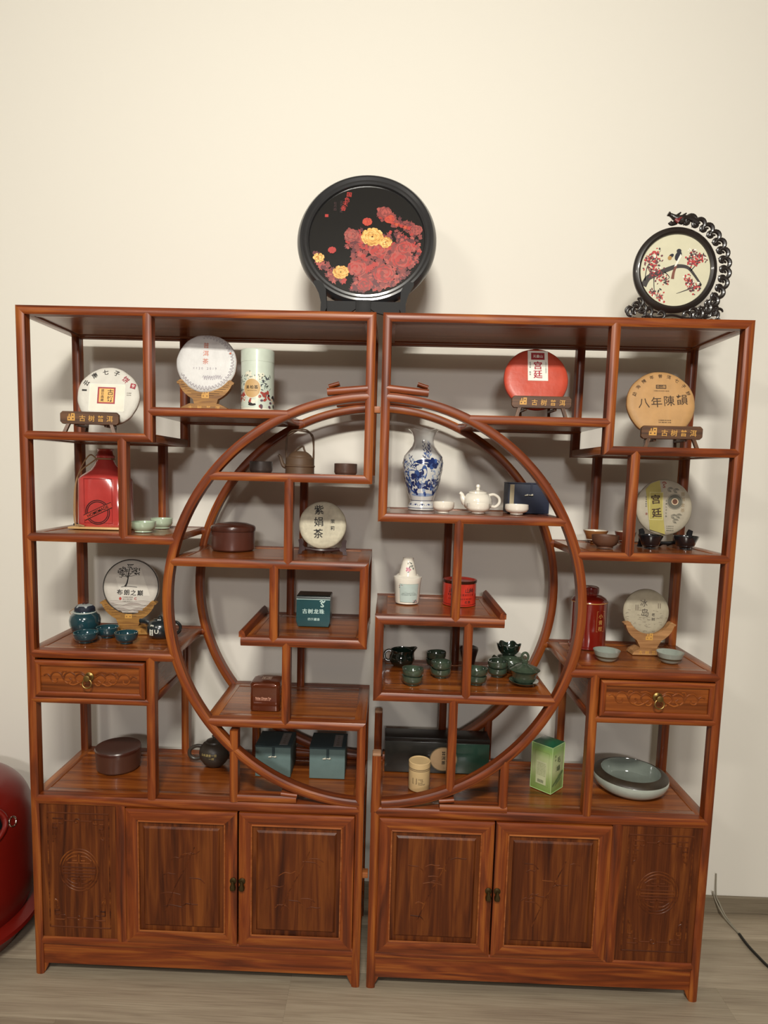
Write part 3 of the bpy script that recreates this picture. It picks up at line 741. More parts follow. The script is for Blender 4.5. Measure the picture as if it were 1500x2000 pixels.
# 8 tree cake
def art7(bm, F, R):
    rn = random.Random(5)
    poly(bm, [(-.048, .028), (.030, .060), (.062, -.030), (-.030, -.030)], F, 3, .3)  # flat patch, paler than the wrapper, behind the tree
    stroke(bm, [(-.018, -.0), (-.012, .012), (-.008, .035), (-.006, .06)], (.006, .0015), F, 0, 2)
    for a, l in ((150, .028), (125, .032), (105, .03), (75, .03), (55, .033), (30, .032), (170, .022), (12, .028)):
        x0, z0 = -.010, .026+rn.uniform(0, .014); t = math.radians(a); x1, z1 = x0+l*math.cos(t), z0+l*math.sin(t)*.9
        stroke(bm, [(x0, z0), ((x0+x1)/2, (z0+z1)/2-.002), (x1, z1)], (.0018, .0008), F, 0, 2)
        for q in range(11):
            xx, zz = x1+rn.uniform(-.009, .009), z1+rn.uniform(-.007, .007); disc(bm, xx, zz, .0022, .0016, F, 0, 2, n=6)
    stroke(bm, [(-.030, -.002), (-.012, .001), (.02, -.002)], .0018, F, 0, 2)
    for i, ch in enumerate('布朗之巅'): text(bm, ch, .019, -.034+i*.0215, -.018-i*.0008, F, mi=0, bold=.035, lift=3)
    micro(bm, -.024, -.036, .034, .004, F, 1, 2, rows=3); disc(bm, -.032, -.039, .004, .005, F, 2, 2); text(bm, 'C', .011, .016, -.039, F, mi=2, bold=.05, lift=2)
    for k, (za, am) in enumerate(((-.048, .003), (-.056, .004), (-.064, .003), (-.072, .003), (-.079, .002))):
        half = math.sqrt(max(0, (R*.93)**2-za*za)); P = [(-half+2*half*i/6, za+am*math.sin(i*1.7+k*2)) for i in range(7)]
        top = [(x, z) for x, z in P]; poly(bm, top+[(half*.9, za-.005), (-half*.9, za-.005)], F, 4 if k % 2 else 5, .5+k*.1)
        stroke(bm, P, .0008, F, 1, 1.5)
    annulus(bm, 0, 0, R*.955, R*.985, lambda x, z, l: Vector((x, .0012, z+R)), 0, 1, n=60)
tilt_cake('tea_cake', 'white tea cake printed with a black tree, behind the teal cups', .219, .234, 1.177, .0898, .026, 8, 6,
          mat('pearl_wrapper', '#c2bcb2', .6, bump=.4, bscale=35), paperE, art7,
          [INKK, GREYINK, INKR, mat('pale_patch', '#cfcabf', .6), mat('hill_grey', '#9d928a', .7), mat('hill_pale', '#b5aca4', .7)], wob=.003)
armstand('brown grooved crescent stand holding the cake with the tree', .213, .235, 1.025, .178, 1.181, .0898, STAND, base_w=.13, bh=.024, yaw=4)
# 9 jasmine cake
def art8(bm, F, R):
    for ch, z in zip('紫娟茶', (.047, .010, -.027)): text(bm, ch, .031, -.012, z, F, mi=0, bold=.015, rot=.06)
    vtext(bm, '茉莉', .014, .032, .012, F, mi=0, step=1.5)
tilt_cake('tea_cake', 'cream speckled tea cake with three large black characters, on fork stand', .842, .195, 1.398, .0745, .024, 8, 0,
          mat('cream_cottonpaper', '#c2bba4', .7, bump=.5, bscale=70, var=.10, vscale=70), mat('cream_edge', '#b0a890', .7), art8, [INKK], wob=.003)
forkstand('dark purple-brown fork stand under the cream cake with black characters', .845, .190, 1.308, .138, 1.352, mat('purple_lacquer', '#33201f', .35, coat=.3))

# ---------------------------------------------------------------- floral tin
t = thing('tea_tin', 'tall pale green tin printed with flowers and a gold oval', 'tin', (.649, .13, 1.731))
r = .0485; GT = mat('pale_green_tin', '#c3cdbf', .35, coat=.3)
bm = newbm(); lathe(bm, [(0, 0), (r-.002, 0), (r, .002), (r, .146), (0, .146)], 48); build('body', bm, GT, t)
bm = newbm(); lathe(bm, [(0, .146), (r+.0006, .146), (r+.0006, .178), (r-.002, .1815), (r-.006, .182), (0, .182)], 48); build('lid', bm, GT, t)
bm = newbm(); F = cylmap(r, -PI/2-.1); rn = random.Random(9)
rect(bm, -.13, .001, .13, .012, F, 6, .5, n=40)
for k in range(60):
    x = rn.uniform(-.12, .12); z = rn.uniform(.012, .05); disc(bm, x, z, rn.uniform(.003, .007), rn.uniform(.003, .006), F, rn.choice([0, 1, 1, 2, 3, 6, 6]), .6+k*.01, rot=rn.uniform(0, 3), n=8)
for s in (-1, 1):
    for k in range(26):
        x = s*rn.uniform(.024, .055); z = rn.uniform(.05, .105); disc(bm, x, z, .006, .0013, F, rn.choice([0, 0, 4, 5]), .8+k*.01, rot=rn.uniform(0, 3), n=6)
    for k in range(8): disc(bm, s*rn.uniform(.026, .05), rn.uniform(.035, .06), .007, .004, F, 1, 1.2+k*.01, rot=rn.uniform(0, 3), n=8)
for k in range(13):
    x = rn.uniform(-.022, .03); z = rn.uniform(.092, .112)
    for q in range(5): disc(bm, x+.0035*math.cos(q*1.256), z+.0035*math.sin(q*1.256), .0025, .0025, F, 6, 1+k*.02, n=6)
    disc(bm, x, z+rn.uniform(-.006, .008), .0022, .0022, F, 5, 1.3, n=6)
cdisc(bm, -.003, .068, .0275, .0285, F, 6, 1.6); cdisc(bm, -.003, .068, .0255, .0265, F, 7, 2.2)
for i, ch in enumerate('美柏荟'): text(bm, ch, .011, -.015+i*.0125, .071, F, mi=0, lift=3, bold=.02)
micro(bm, -.017, .0605, .03, .002, F, 0, 3)
disc(bm, -.002, .022, .012, .004, F, 0, 2, n=10); disc(bm, .002, .030, .007, .006, F, 6, 2.2, n=10)
build('printed_flowers', bm, [INKK, mat('brick_red_print', '#9c4238', .5), mat('plum_print', '#5a4450', .5), mat('peach_print', '#d2a48c', .5), mat('indigo_print', '#33384a', .5), mat('sage_print', '#77857a', .5), mat('ivory_print', '#ddd8c4', .5), mat('tan_gold_print', '#bd9a66', .45)], t, smooth=0)

# ---------------------------------------------------------------- generic wares
def cup_prof(r, h, foot=.55, belly=1.0, t=.0025, fh=.12):
    out = [(0, 0), (r*foot, 0), (r*foot*.98, h*fh), (r*.86*belly, h*.30), (r*.97*belly, h*.55), (r, h*.92), (r, h)]
    inn = [(r-t, h*.995), (r-t*1.2, h*.85), (r*.92*belly-t, h*.5), (r*.7, h*.24), (r*.3, h*.16), (0, h*.15)]
    return out+inn
def cup(name, label, cat, x, y, z, r, h, m, inner=None, rim=None, group=None, **k):
    bm = newbm(); P = cup_prof(r, h, **k); n = len(P)
    mis = [0]*6+[1 if rim else 0]+[2 if inner else 0]*(n-8)
    lathe(bm, P, 40, mis=mis)
    o = build(name, bm, [m, rim or m, inner or m], None, loc=(x, y, z), smooth=50); return tag(o, label, cat, group)
TEAL = mat('teal_glaze', '#1c3c44', .12, coat=1, var=.15, vscale=25); CEL = mat('celadon_glaze', '#aebfa6', .2, coat=.7, var=.08)
WPOR = mat('white_porcelain', '#e8e2d4', .15, coat=.8, var=.01); JADE = mat('green_jade_glaze', '#3b483a', .14, coat=1, var=.3, vscale=40)
BBLK = mat('black_glaze', '#17181b', .18, coat=.9, var=.2); tealrim = mat('teal_rim', '#5f8080', .2, coat=.8)
cup('teacup', 'teal glazed cup nearest the dark blue jar, front left', 'cup', .130, .104, 1.025, .036, .031, TEAL, rim=tealrim, group='teal tea cups')
cup('teacup', 'teal glazed cup in the middle, behind the other two', 'cup', .169, .170, 1.025, .0345, .033, TEAL, rim=tealrim, group='teal tea cups')
cup('teacup', 'teal glazed cup in front of the carved stand, rightmost of three', 'cup', .253, .110, 1.025, .0345, .033, TEAL, rim=tealrim, group='teal tea cups')
cup('teacup', 'pale celadon cup nearer the front, beside the red jug', 'cup', .304, .126, 1.368, .037, .031, CEL, group='pale celadon cups', foot=.7)
cup('teacup', 'pale celadon cup further back, against the arch', 'cup', .312, .262, 1.368, .0355, .032, CEL, group='pale celadon cups', foot=.7)
cup('teacup', 'white porcelain cup beside the foot of the blue and white vase', 'cup', 1.210, .112, 1.452, .0325, .032, WPOR, group='white porcelain cups', belly=1.02)
cup('teacup', 'white porcelain cup standing in front of the white teapot', 'cup', 1.316, .130, 1.452, .0345, .0295, WPOR, group='white porcelain cups', belly=1.04)
cup('teacup', 'white porcelain cup in front of the navy box', 'cup', 1.431, .130, 1.452, .0345, .030, WPOR, group='white porcelain cups', belly=1.05)
cup('bowl', 'left black glazed bowl in front of the yellow and grey cake', 'bowl', 1.842, .150, 1.359, .0355, .041, BBLK, group='black glazed tea bowls', belly=.84, foot=.45)
cup('bowl', 'right black glazed bowl in front of the yellow and grey cake', 'bowl', 1.950, .156, 1.359, .0365, .040, BBLK, group='black glazed tea bowls', belly=.84, foot=.45)
cup('bowl', 'tan footed bowl with white inside, against the arch', 'bowl', 1.716, .277, 1.359, .0385, .040, mat('tan_glaze', '#8a5a32', .3, coat=.4), inner=mat('white_glaze', '#d8d0c0', .25), rim=mat('tan_rim', '#6f4322', .3), belly=.82, foot=.42)
cup('teacup', 'matt brown clay cup at the front edge, beside the upright', 'cup', 1.699, .128, 1.359, .0395, .038, mat('brown_clay', '#5a3a28', .55, var=.12), foot=.6, belly=.98)
cup('bowl', 'reddish brown bowl with white inside, half hidden by the upright', 'bowl', 1.815, .285, 1.359, .033, .038, mat('red_brown_glaze', '#6a3424', .35, coat=.3), inner=mat('white_glaze', '#d8d0c0', .25), belly=.9, foot=.5)
gb = mat('grey_celadon', '#8b938a', .15, coat=.8, var=.05); db = mat('dark_band', '#4a4030', .35)
for x, lab in ((1.721, 'shallow grey-green bowl with dark band beside the red canister'), (1.912, 'shallow grey-green bowl with dark band below the small mottled cake')):
    bm = newbm(); P = [(0, 0), (.024, 0), (.026, .002), (.033, .010), (.035, .016), (.0395, .029), (.0400, .031), (.0385, .0305), (.030, .019), (.018, .012), (0, .010)]
    lathe(bm, P, 44, mis=[0, 0, 0, 1, 0, 0, 0, 0, 0, 0]); o = build('bowl', bm, [gb, db], None, loc=(x, .116, 1.018), smooth=50); tag(o, lab, 'bowl', 'shallow grey-green bowls')
# brown facetless cups on upper shelf
dkc = mat('dark_clay', '#3d302b', .45, var=.25, vscale=60)
for x, m, lab in ((.657, mat('dark_clay_banded', '#37302d', .4, var=.3, vscale=45), 'dark straight-sided cup left of the clay kettle'), (.914, mat('brown_clay_banded', '#4a352c', .4, var=.3, vscale=45), 'dark brown straight-sided cup right of the clay kettle')):
    bm = newbm(); r = .0345; P = [(0, 0), (r*.88, 0), (r*.97, .005), (r, .008), (r, .033), (r-.002, .034), (r-.003, .032), (r-.003, .006), (0, .005)]
    lathe(bm, P, 44); tag(build('teacup', bm, m, None, loc=(x, .15, 1.556), smooth=35), lab, 'cup', 'dark cups beside the kettle')
# kettle
t = thing('kettle', 'small brown clay kettle with a tall twisted overhead handle', 'teapot', (.775, .15, 1.556)); KM = mat('kettle_clay', '#54402f', .5, var=.1, bump=.1)
r = .0435
bm = newbm(); lathe(bm, [(0, .006), (r-.006, .006), (r-.005, 0), (r, 0), (r, .019), (r+.002, .021), (r+.002, .024), (r, .026), (r, .045), (r-.003, .0485), (.034, .050), (.034, .047), (0, .047)], 48); build('body', bm, KM, t)
bm = newbm(); lathe(bm, [(0, .049), (.037, .049), (.035, .054), (.026, .062), (.018, .067), (0, .068)], 40); L = build('lid', bm, KM, t)
bm = newbm(); tube(bm, spline([(-.020, 0, .064), (-.006, 0, .074), (.008, 0, .083), (.012, 0, .074), (.017, 0, .062)], 5), [.003]*21, 8); build('lid_knob', bm, KM, L)
bm = newbm(); tube(bm, spline([(-.040, 0, .020), (-.050, 0, .024), (-.056, 0, .038), (-.060, 0, .050), (-.066, 0, .055)], 5), [.008, .0078, .0075, .007, .0068, .0065, .006, .006, .0055, .0055, .005, .005, .0048, .0046, .0045, .0043, .0042, .004, .004, .004, .0038], 10); build('spout', bm, KM, t)
bm = newbm()
hp = [(-.041, 0, .046), (-.042, 0, .085), (-.038, 0, .112), (-.022, .0, .126), (0, .0, .130), (.022, 0, .127), (.037, 0, .112), (.041, 0, .085), (.041, 0, .046)]
P = spline(hp, 8)
for ph in (0, PI):
    Q = []
    for i, p in enumerate(P):
        u = i/(len(P)-1); amp = .0028 if .25 < u < .75 else .0012; a = u*4*PI*1.1+ph; n_ = Vector((p.x, 0, p.z-.08)).normalized()
        Q.append(p+n_*amp*math.sin(a)+Vector((0, amp*math.cos(a), 0)))
    tube(bm, Q, .0024, 8)
h_ = build('handle', bm, KM, t)
# white teapot
t = thing('teapot', 'round white porcelain teapot behind the white cups', 'teapot', (1.326, .225, 1.452))
bm = newbm(); lathe(bm, [(0, 0), (.026, 0), (.027, .003), (.040, .012), (.0455, .026), (.0445, .040), (.036, .053), (.027, .058), (.024, .056), (0, .056)], 48); build('body', bm, WPOR, t)
bm = newbm(); lathe(bm, [(0, .057), (.030, .057), (.029, .0615), (.016, .066), (.006, .068), (.0045, .072), (.0072, .078), (.0055, .084), (0, .086)], 36); build('lid', bm, WPOR, t)
bm = newbm(); tube(bm, spline([(-.036, 0, .028), (-.046, 0, .040), (-.050, 0, .052), (-.057, 0, .058)], 5), [.014, .0135, .013, .012, .011, .010, .009, .008, .0075, .007, .0065, .006, .0058, .0055, .005, .005], 12); build('spout', bm, WPOR, t)
bm = newbm(); tube(bm, spline([(.034, 0, .051), (.050, 0, .054), (.066, 0, .044), (.068, 0, .028), (.056, 0, .016), (.040, 0, .018)], 6), .0048, 10); build('handle', bm, WPOR, t)
# blue and white vase
VP = [(0, 0), (.043, 0), (.0445, .004), (.0435, .010), (.037, .022), (.0355, .028), (.037, .032), (.043, .050), (.054, .085), (.0615, .118), (.064, .147), (.060, .168), (.047, .185), (.036, .199), (.031, .214), (.032, .228), (.038, .243), (.048, .2515), (.0465, .2525), (.036, .243), (.0295, .228), (.0285, .2), (0, .19)]
VASE = mat('vase_porcelain', '#d0d0cc', .12, coat=1, var=.01)
t = thing('vase', 'blue and white porcelain vase with a scalloped flared rim', 'vase', (1.152, .25, 1.452))
def vmod(th, r, z):
    k = max(0, (z-.236)/.016); return r*(1+.035*k*math.cos(8*th)), z-.002*k*(1-math.cos(8*th))
bm = newbm(); lathe(bm, VP, 64, mod=vmod); build('body', bm, VASE, t, smooth=60)
def vr(z):
    P = VP[2:18]
    for (r0, z0), (r1, z1) in zip(P, P[1:]):
        if z0 <= z <= z1: return r0+(r1-r0)*(z-z0)/(z1-z0)
    return .04
def VF(x, z, l):
    r = vr(z)+.0005+.00010*l; a = -PI/2+x/.055; return Vector((r*math.cos(a), r*math.sin(a), z))
bm = newbm(); rn = random.Random(21)
def flower(bm, x, z, s, F, mats_, l=1, rn=rn, layers=3, n=7):
    for k in range(layers):
        R_ = s*(1-k/layers)
        for q in range(n):
            a = q*2*PI/n+k*.5+rn.uniform(-.2, .2); disc(bm, x+R_*.6*math.cos(a), z+R_*.6*math.sin(a), R_*.45, R_*.36, F, mats_[(k+q) % len(mats_)], l+k*.4+q*.03, rot=a, n=8)
for k in range(60):
    x = rn.uniform(-.17, .17); z = rn.uniform(.088, .150); disc(bm, x, z, rn.uniform(.005, .010), rn.uniform(.0015, .003), VF, rn.choice([0, 1, 2]), 1+k*.01, rot=rn.uniform(0, 3), n=8)
for k in range(150):
    x = rn.uniform(-.17, .17); z = rn.uniform(.050, .092); disc(bm, x, z, rn.uniform(.004, .010), rn.uniform(.003, .006), VF, rn.choice([0, 0, 1, 2, 0]), 1+k*.01, rot=rn.uniform(0, 3), n=8)
for x in (-.055, -.012, .032, .08, -.1, .12): flower(bm, x, .084+rn.uniform(-.004, .012), .018, VF, [0, 1, 0, 3], 2)
flower(bm, -.018, .104, .020, VF, [0, 0, 1, 0], 2.5); flower(bm, .025, .145, .018, VF, [0, 1, 0, 0], 3); cdisc(bm, .006, .150, .028, .008, VF, 0, 2.4); cdisc(bm, .002, .118, .008, .022, VF, 1, 2.2); disc(bm, -.034, .112, .018, .014, VF, 1, 2.1)
disc(bm, .030, .112, .012, .012, VF, 3, 3); flower(bm, .032, .112, .013, VF, [3, 3, 2], 3.2); flower(bm, -.003, .093, .010, VF, [3, 3, 2], 3.6)
for x0, z0, a, l in ((-.02, .125, 110, .05), (-.03, .13, 140, .045), (.03, .13, 60, .05), (.045, .10, 75, .06), (.01, .155, 95, .06), (0, .16, 70, .05), (-.045, .10, 100, .06), (.1, .12, 90, .05), (-.1, .12, 90, .05), (.014, .16, 85, .055)):
    t_ = math.radians(a); P = [(x0, z0), (x0+l*.5*math.cos(t_)+.004, z0+l*.5*math.sin(t_)), (x0+l*math.cos(t_)+.010*(1 if a < 90 else -1), z0+l*math.sin(t_))]
    P = [(x, min(z, .224)) for x, z in P]
    stroke(bm, P, (.0016, .0006), VF, 0, 2)
    for q in range(9):
        u = (q+1)/10; x = P[0][0]+(P[2][0]-P[0][0])*u; z = P[0][1]+(P[2][1]-P[0][1])*u; s = 1 if q % 2 else -1
        disc(bm, x+s*.004, z+.002, .0055, .0014, VF, rn.choice([0, 0, 1, 2]), 2.2, rot=.9*s+(0 if s > 0 else PI), n=8)
for zz in (.0295, .0065): rect(bm, -.1728, zz-.0008, .1728, zz+.0008, VF, 0, 1, n=60)
for x in [k*.03 for k in range(-5, 6)]:
    disc(bm, x, .0175, .003, .003, VF, 0, 1); stroke(bm, [(x-.012, .014), (x-.006, .019), (x-.003, .016)], .0012, VF, 1, 1); stroke(bm, [(x+.012, .014), (x+.006, .019), (x+.003, .016)], .0012, VF, 1, 1)
cdisc(bm, 0, .048, .05, .005, VF, 2, .5)
build('painted_flowers', bm, [mat('cobalt_dark', '#1b2c5e', .15, coat=.8, var=.2), mat('cobalt_mid', '#3a5690', .15, coat=.8, var=.2), mat('cobalt_pale', '#8a9dbd', .15, coat=.8, var=.1), VASE], t, smooth=0)

# ---------------------------------------------------------------- boxes
def latch(bm, x, z, y, mi=0):
    tube(bm, [(x-.014, y-.003, z-.002), (x-.004, y-.003, z)], [.0015, .0028], 6, mi); tube(bm, [(x-.002, y-.003, z), (x+.006, y-.003, z-.001)], .0012, 6, mi); tube(bm, [(x+.006, y-.003, z-.001), (x+.011, y-.003, z+.001)], .0026, 6, mi)
BONE = mat('bone_clasp', '#d6d2c0', .4)
t = thing('gift_box', 'navy blue box with beige side strip behind the arch', 'box', (1.478, .188, 1.452))
nv = mat('navy_cloth', '#1c2338', .6, var=.1); 
bm = newbm(); box(bm, -.063, .063, 0, .085, 0, .090, .001); build('body', bm, nv, t)
bm = newbm(); box(bm, -.064, .064, -.0015, .086, .0905, .094, .001); build('lid', bm, nv, t)
bm = newbm(); box(bm, -.059, -.046, -.0012, .0005, .003, .088); build('side_strip', bm, mat('beige_strip', '#a89a7c', .7), t)
bm = newbm(); box(bm, .003, .010, -.0016, .0005, .058, .0905); build('strap', bm, nv, t)
bm = newbm(); latch(bm, .000, .057, -.001); build('clasp', bm, BONE, t)
tc_ = mat('teal_cloth_box', '#627876', .75, var=.06, bump=.15, bscale=300); tl = mat('teal_cloth_lid', '#36474a', .8)
for x, y, lab in ((.698, .172, 'grey-teal cloth box with clasp, left one behind the arch'), (.873, .172, 'grey-teal cloth box with clasp, right one beside the upright')):
    t = thing('gift_box', lab, 'box', (x, y, .580), (0, 0, 0), 'grey-teal clasp boxes')
    bm = newbm(); box(bm, -.057, .057, 0, .120, 0, .098, .001); build('body', bm, tc_, t)
    bm = newbm(); box(bm, -.058, .058, -.001, .121, .0985, .103, .001); build('lid', bm, tl, t)
    bm = newbm(); box(bm, -.003, .006, -.0014, .0002, .070, .0985); build('strap', bm, tl, t)
    bm = newbm(); latch(bm, .000, .069, -.0005); build('clasp', bm, BONE, t)
    bm = newbm(); box(bm, .018, .045, .012, .105, .1026, .1036); lb = build('paper_label', bm, mat('grey_label', '#8a8784', .7), t)
    bm = newbm(); F = lambda x, z, l: Vector((x, z, .1037+.0001*l)); frame(bm, .020, .014, .043, .103, .0008, F, 0); 
    for k in range(5): text(bm, '茗茶礼盒雅'[k], .012, .0315, .09-k*.016, F, mi=0)
    build('label_print', bm, GREYINK, lb, smooth=0)
# dark green long box with oval seal
t = thing('long_box', 'long dark green gift box with beige oval label, at the back', 'box', (1.230, .238, .580))
dg = mat('bottle_green_box', '#173328', .3, coat=.4, var=.15); dk_ = mat('black_green_box', '#1c1b17', .35, coat=.3, var=.2)
bm = newbm(); box(bm, -.172, .172, 0, .075, 0, .106, .0015); build('body', bm, dk_, t)
bm = newbm(); box(bm, .045, .172, -.0012, .001, .003, .104, .0006); build('green_panel', bm, dg, t)
bm = newbm(); box(bm, -.173, .173, -.001, .076, .107, .120, .0015); build('lid', bm, mat('near_black_lid', '#14110f', .35), t)
bm = newbm(); F = flatmap(-.0012)
disc(bm, .022, .050, .046, .042, F, 0, 1, n=28); disc(bm, .022, .050, .043, .039, F, 1, 2, n=28); vtext(bm, '普洱茶', .014, .022, .070, F, mi=2, lift=3, bold=.03); vtext(bm, '云南大叶', .007, .034, .068, F, mi=2, lift=3)
build('oval_label', bm, [mat('label_edge', '#5e5038', .6), mat('tan_label', '#a08462', .6), INKK], t, smooth=0)
# teal tin
t = thing('tea_box', 'dark teal flip-top box with white characters on the inner shelf', 'box', (.823, .147, 1.083))
tb = mat('dark_teal_card', '#17454a', .35, coat=.3, var=.06)
bm = newbm(); loft(bm, [[Vector((x*w, y, z)) for x, y in ((-1, y0), (1, y0), (1, .07), (-1, .07))] for w, y0, z in ((.048, .005, 0), (.053, 0, .018), (.052, .001, .088))]); bmesh.ops.recalc_face_normals(bm, faces=bm.faces)
bmesh.ops.bevel(bm, geom=list(bm.edges), offset=.0012, segments=1, affect='EDGES'); build('body', bm, tb, t)
bm = newbm(); loft(bm, [[Vector((x*w, y, z)) for x, y in ((-1, y0), (1, y0), (1, .074), (-1, .074))] for w, y0, z in ((.053, -.0005, .090), (.053, .001, .096), (.051, .004, .099))]); bmesh.ops.recalc_face_normals(bm, faces=bm.faces); build('lid', bm, mat('lid_dark', '#1b2b2a', .25, coat=.4), t)
bm = newbm(); F = lambda x, z, l: Vector((x, -.0004-.0001*l, z))
rect(bm, -.052, .0865, .052, .0885, F, 0)
for i, ch in enumerate('古树龙珠'): text(bm, ch, .016, -.026+i*.0175, .050, F, bold=.04)
for i, ch in enumerate('四海藏香'): text(bm, ch, .009, -.012+i*.0095, .025, F, bold=.02)
text(bm, 'S', .024, .028, .072, F, bold=.05); stroke(bm, [(.020, .081), (.026, .084), (.033, .080), (.036, .085)], .003, F)
build('lettering', bm, mat('mint_print', '#b9d2cc', .5), t, smooth=0)
# brown tin
t = thing('tea_tin', 'glossy reddish brown square tin with rounded lid beside the post', 'tin', (.688, .075, .835))
bt = mat('brown_tin', '#5f2b16', .12, metal=.35, coat=1, var=.03)
def rsq(w, d, c, n=6):
    out = []
    for cx, cy, a0 in ((w-c, -d+c, -90), (w-c, d-c, 0), (-w+c, d-c, 90), (-w+c, -d+c, 180)):
        for k in range(n+1): a = math.radians(a0+90*k/n); out.append((cx+c*math.cos(a), cy+c*math.sin(a)))
    return out
def rounded(bm, secs, cy=.045):
    loft(bm, [[Vector((x, y+cy, z)) for x, y in rsq(w, d, c)] for w, d, c, z in secs]); bmesh.ops.recalc_face_normals(bm, faces=bm.faces)
bm = newbm(); rounded(bm, [(.044, .044, .01, 0), (.045, .045, .012, .002), (.045, .045, .012, .072)]); build('body', bm, bt, t)
bm = newbm(); rounded(bm, [(.0465, .0465, .013, .072), (.0465, .0465, .014, .081), (.043, .043, .016, .086), (.036, .036, .018, .088)]); L = build('lid', bm, bt, t)
bm = newbm(); F = lambda x, z, l: Vector((x, z, .0883+.0002*l)); rect(bm, -.016, .034, .012, .062, F, 0); frame(bm, -.014, .036, .010, .060, .002, F, 1, 2); text(bm, '茶', .018, -.002, .048, F, mi=1, lift=2)
build('lid_seal', bm, [mat('faded_seal', '#a08878', .5), bt], L, smooth=0)
bm = newbm(); F = lambda x, z, l: Vector((x, -.0004-.0001*l, z)); text(bm, 'Rohan Chinese Tea', .0085, -.004, .041, F, bold=.02, sx=.7); micro(bm, -.027, .034, .046, .0035, F, 0)
build('lettering', bm, mat('peach_letter', '#e0a890', .5), t, smooth=0)
# green carton, seen corner-on
t = thing('tea_carton', 'tall pale green tea carton turned corner-on, on the base top', 'box', (1.577, .172, .580), (0, 0, math.radians(46)))
gl_ = bpy.data.materials.new('green_carton'); gl_.use_nodes = True; nt = gl_.node_tree; b = nt.nodes['Principled BSDF']
tcx = N(nt, 'ShaderNodeTexCoord'); sp = N(nt, 'ShaderNodeSeparateXYZ'); nt.links.new(tcx.outputs['Object'], sp.inputs[0])
mr = N(nt, 'ShaderNodeMapRange'); mr.inputs['From Max'].default_value = .155; nt.links.new(sp.outputs['Z'], mr.inputs['Value'])
rr = ramp(nt, [(0, lin('#7d9c50')), (.25, lin('#93a968')), (.45, lin('#b3bc8c')), (.7, lin('#a9b583')), (.85, lin('#7f9c56')), (1, lin('#6f9560'))]); nt.links.new(mr.outputs[0], rr.inputs[0]); nt.links.new(rr.outputs[0], b.inputs['Base Color']); b.inputs['Roughness'].default_value = .35; b.inputs['Coat Weight'].default_value = .2
s = .0365
bm = newbm(); box(bm, -s, s, -s, s, 0, .150, .0008); build('body', bm, gl_, t)
bm = newbm(); loft(bm, [[Vector((x*w, y*w, z)) for x, y in ((-1, -1), (1, -1), (1, 1), (-1, 1))] for w, z in ((s-.0006, .150), (s-.0008, .1512), (s*.55, .158), (s*.2, .160))]); bmesh.ops.recalc_face_normals(bm, faces=bm.faces); build('lid', bm, mat('deep_green_card', '#1f5a3e', .35, coat=.3, var=.12), t)
bm = newbm()
for (x, y) in ((-s, -s), (s, -s), (-s, s)): box(bm, x-.0007, x+.0007, y-.0007, y+.0007, .001, .150)
for z in (.0008, .1497):
    box(bm, -s-.0006, s+.0006, -s-.0008, -s+.0004, z-.0008, z+.0008); box(bm, -s-.0008, -s+.0004, -s-.0006, s+.0006, z-.0008, z+.0008)
build('edge_trim', bm, mat('light_green_edge', '#b3d08f', .4), t)
FR = lambda x, z, l: Vector((x, -s-.0003-.0001*l, z)); FL = lambda x, z, l: Vector((-s-.0003-.0001*l, -x, z))
bm = newbm()
vtext(bm, '毛峰', .021, .004, .103, FR, mi=0, step=1.35); vtext(bm, '太平', .009, -.017, .118, FR, mi=0, step=1.5); vtext(bm, '中国名茶', .004, -.010, .085, FR, mi=0, step=1.4)
for k, (x, z, w, hh) in enumerate(((-.020, .028, .012, .004), (-.004, .036, .014, .006), (.012, .046, .014, .007), (.024, .054, .010, .006), (.004, .030, .020, .003))): disc(bm, x, z, w, hh, FR, 2, .5+k*.1, rot=.5, n=12)
frame(bm, -.024, .018, .026, .128, .0006, FL, 3); rect(bm, -.018, .022, .018, .096, FL, 1, .8); micro(bm, -.015, .088, .030, .003, FL, 3, 1, rows=9)
for k in range(12): rect(bm, -.012+k*.0018, .026, -.012+k*.0018+(.0011 if k % 3 else .0005), .036, FL, 0, 2)
text(bm, '茶', .006, .016, .143, FR, mi=1)
build('printed_label', bm, [mat('dark_green_ink', '#26331f', .6), mat('pale_panel', '#b9be96', .5), mat('misty_hill', '#5d6f44', .6), mat('olive_ink', '#6f7a4a', .6)], t, smooth=0)
# beige canister
t = thing('tea_canister', 'small cream canister with two dark lines and black logo', 'canister', (1.168, .136, .580)); r = .0335
CR = mat('cream_card', '#cdb080', .55, var=.03)
bm = newbm(); lathe(bm, [(0, 0), (r-.001, 0), (r, .002), (r, .073), (0, .073)], 48); build('body', bm, CR, t)
bm = newbm(); lathe(bm, [(0, .073), (r+.0006, .073), (r+.0006, .089), (r-.0015, .0905), (r-.004, .090), (r-.005, .0885), (0, .0885)], 48); build('lid', bm, CR, t)
bm = newbm(); F = cylmap(r, -PI/2-.1)
for z in (.066, .0705): rect(bm, -PI*r, z, PI*r, z+.0017, F, 0, 1, n=48)
for P in ([(-.019, .044), (-.019, .026)], [(-.019, .026), (-.007, .026)], [(-.007, .026), (-.007, .044)]): stroke(bm, P, .0017, F)
for k, tx in enumerate(('Living', 'Tea', 'Inside', 'Essential')): text(bm, tx, .0062, .006+(.004 if k % 2 else 0), .041-k*.0052, F, bold=.01)
build('lettering', bm, mat('umber_print', '#4a3a2a', .6), t, smooth=0)
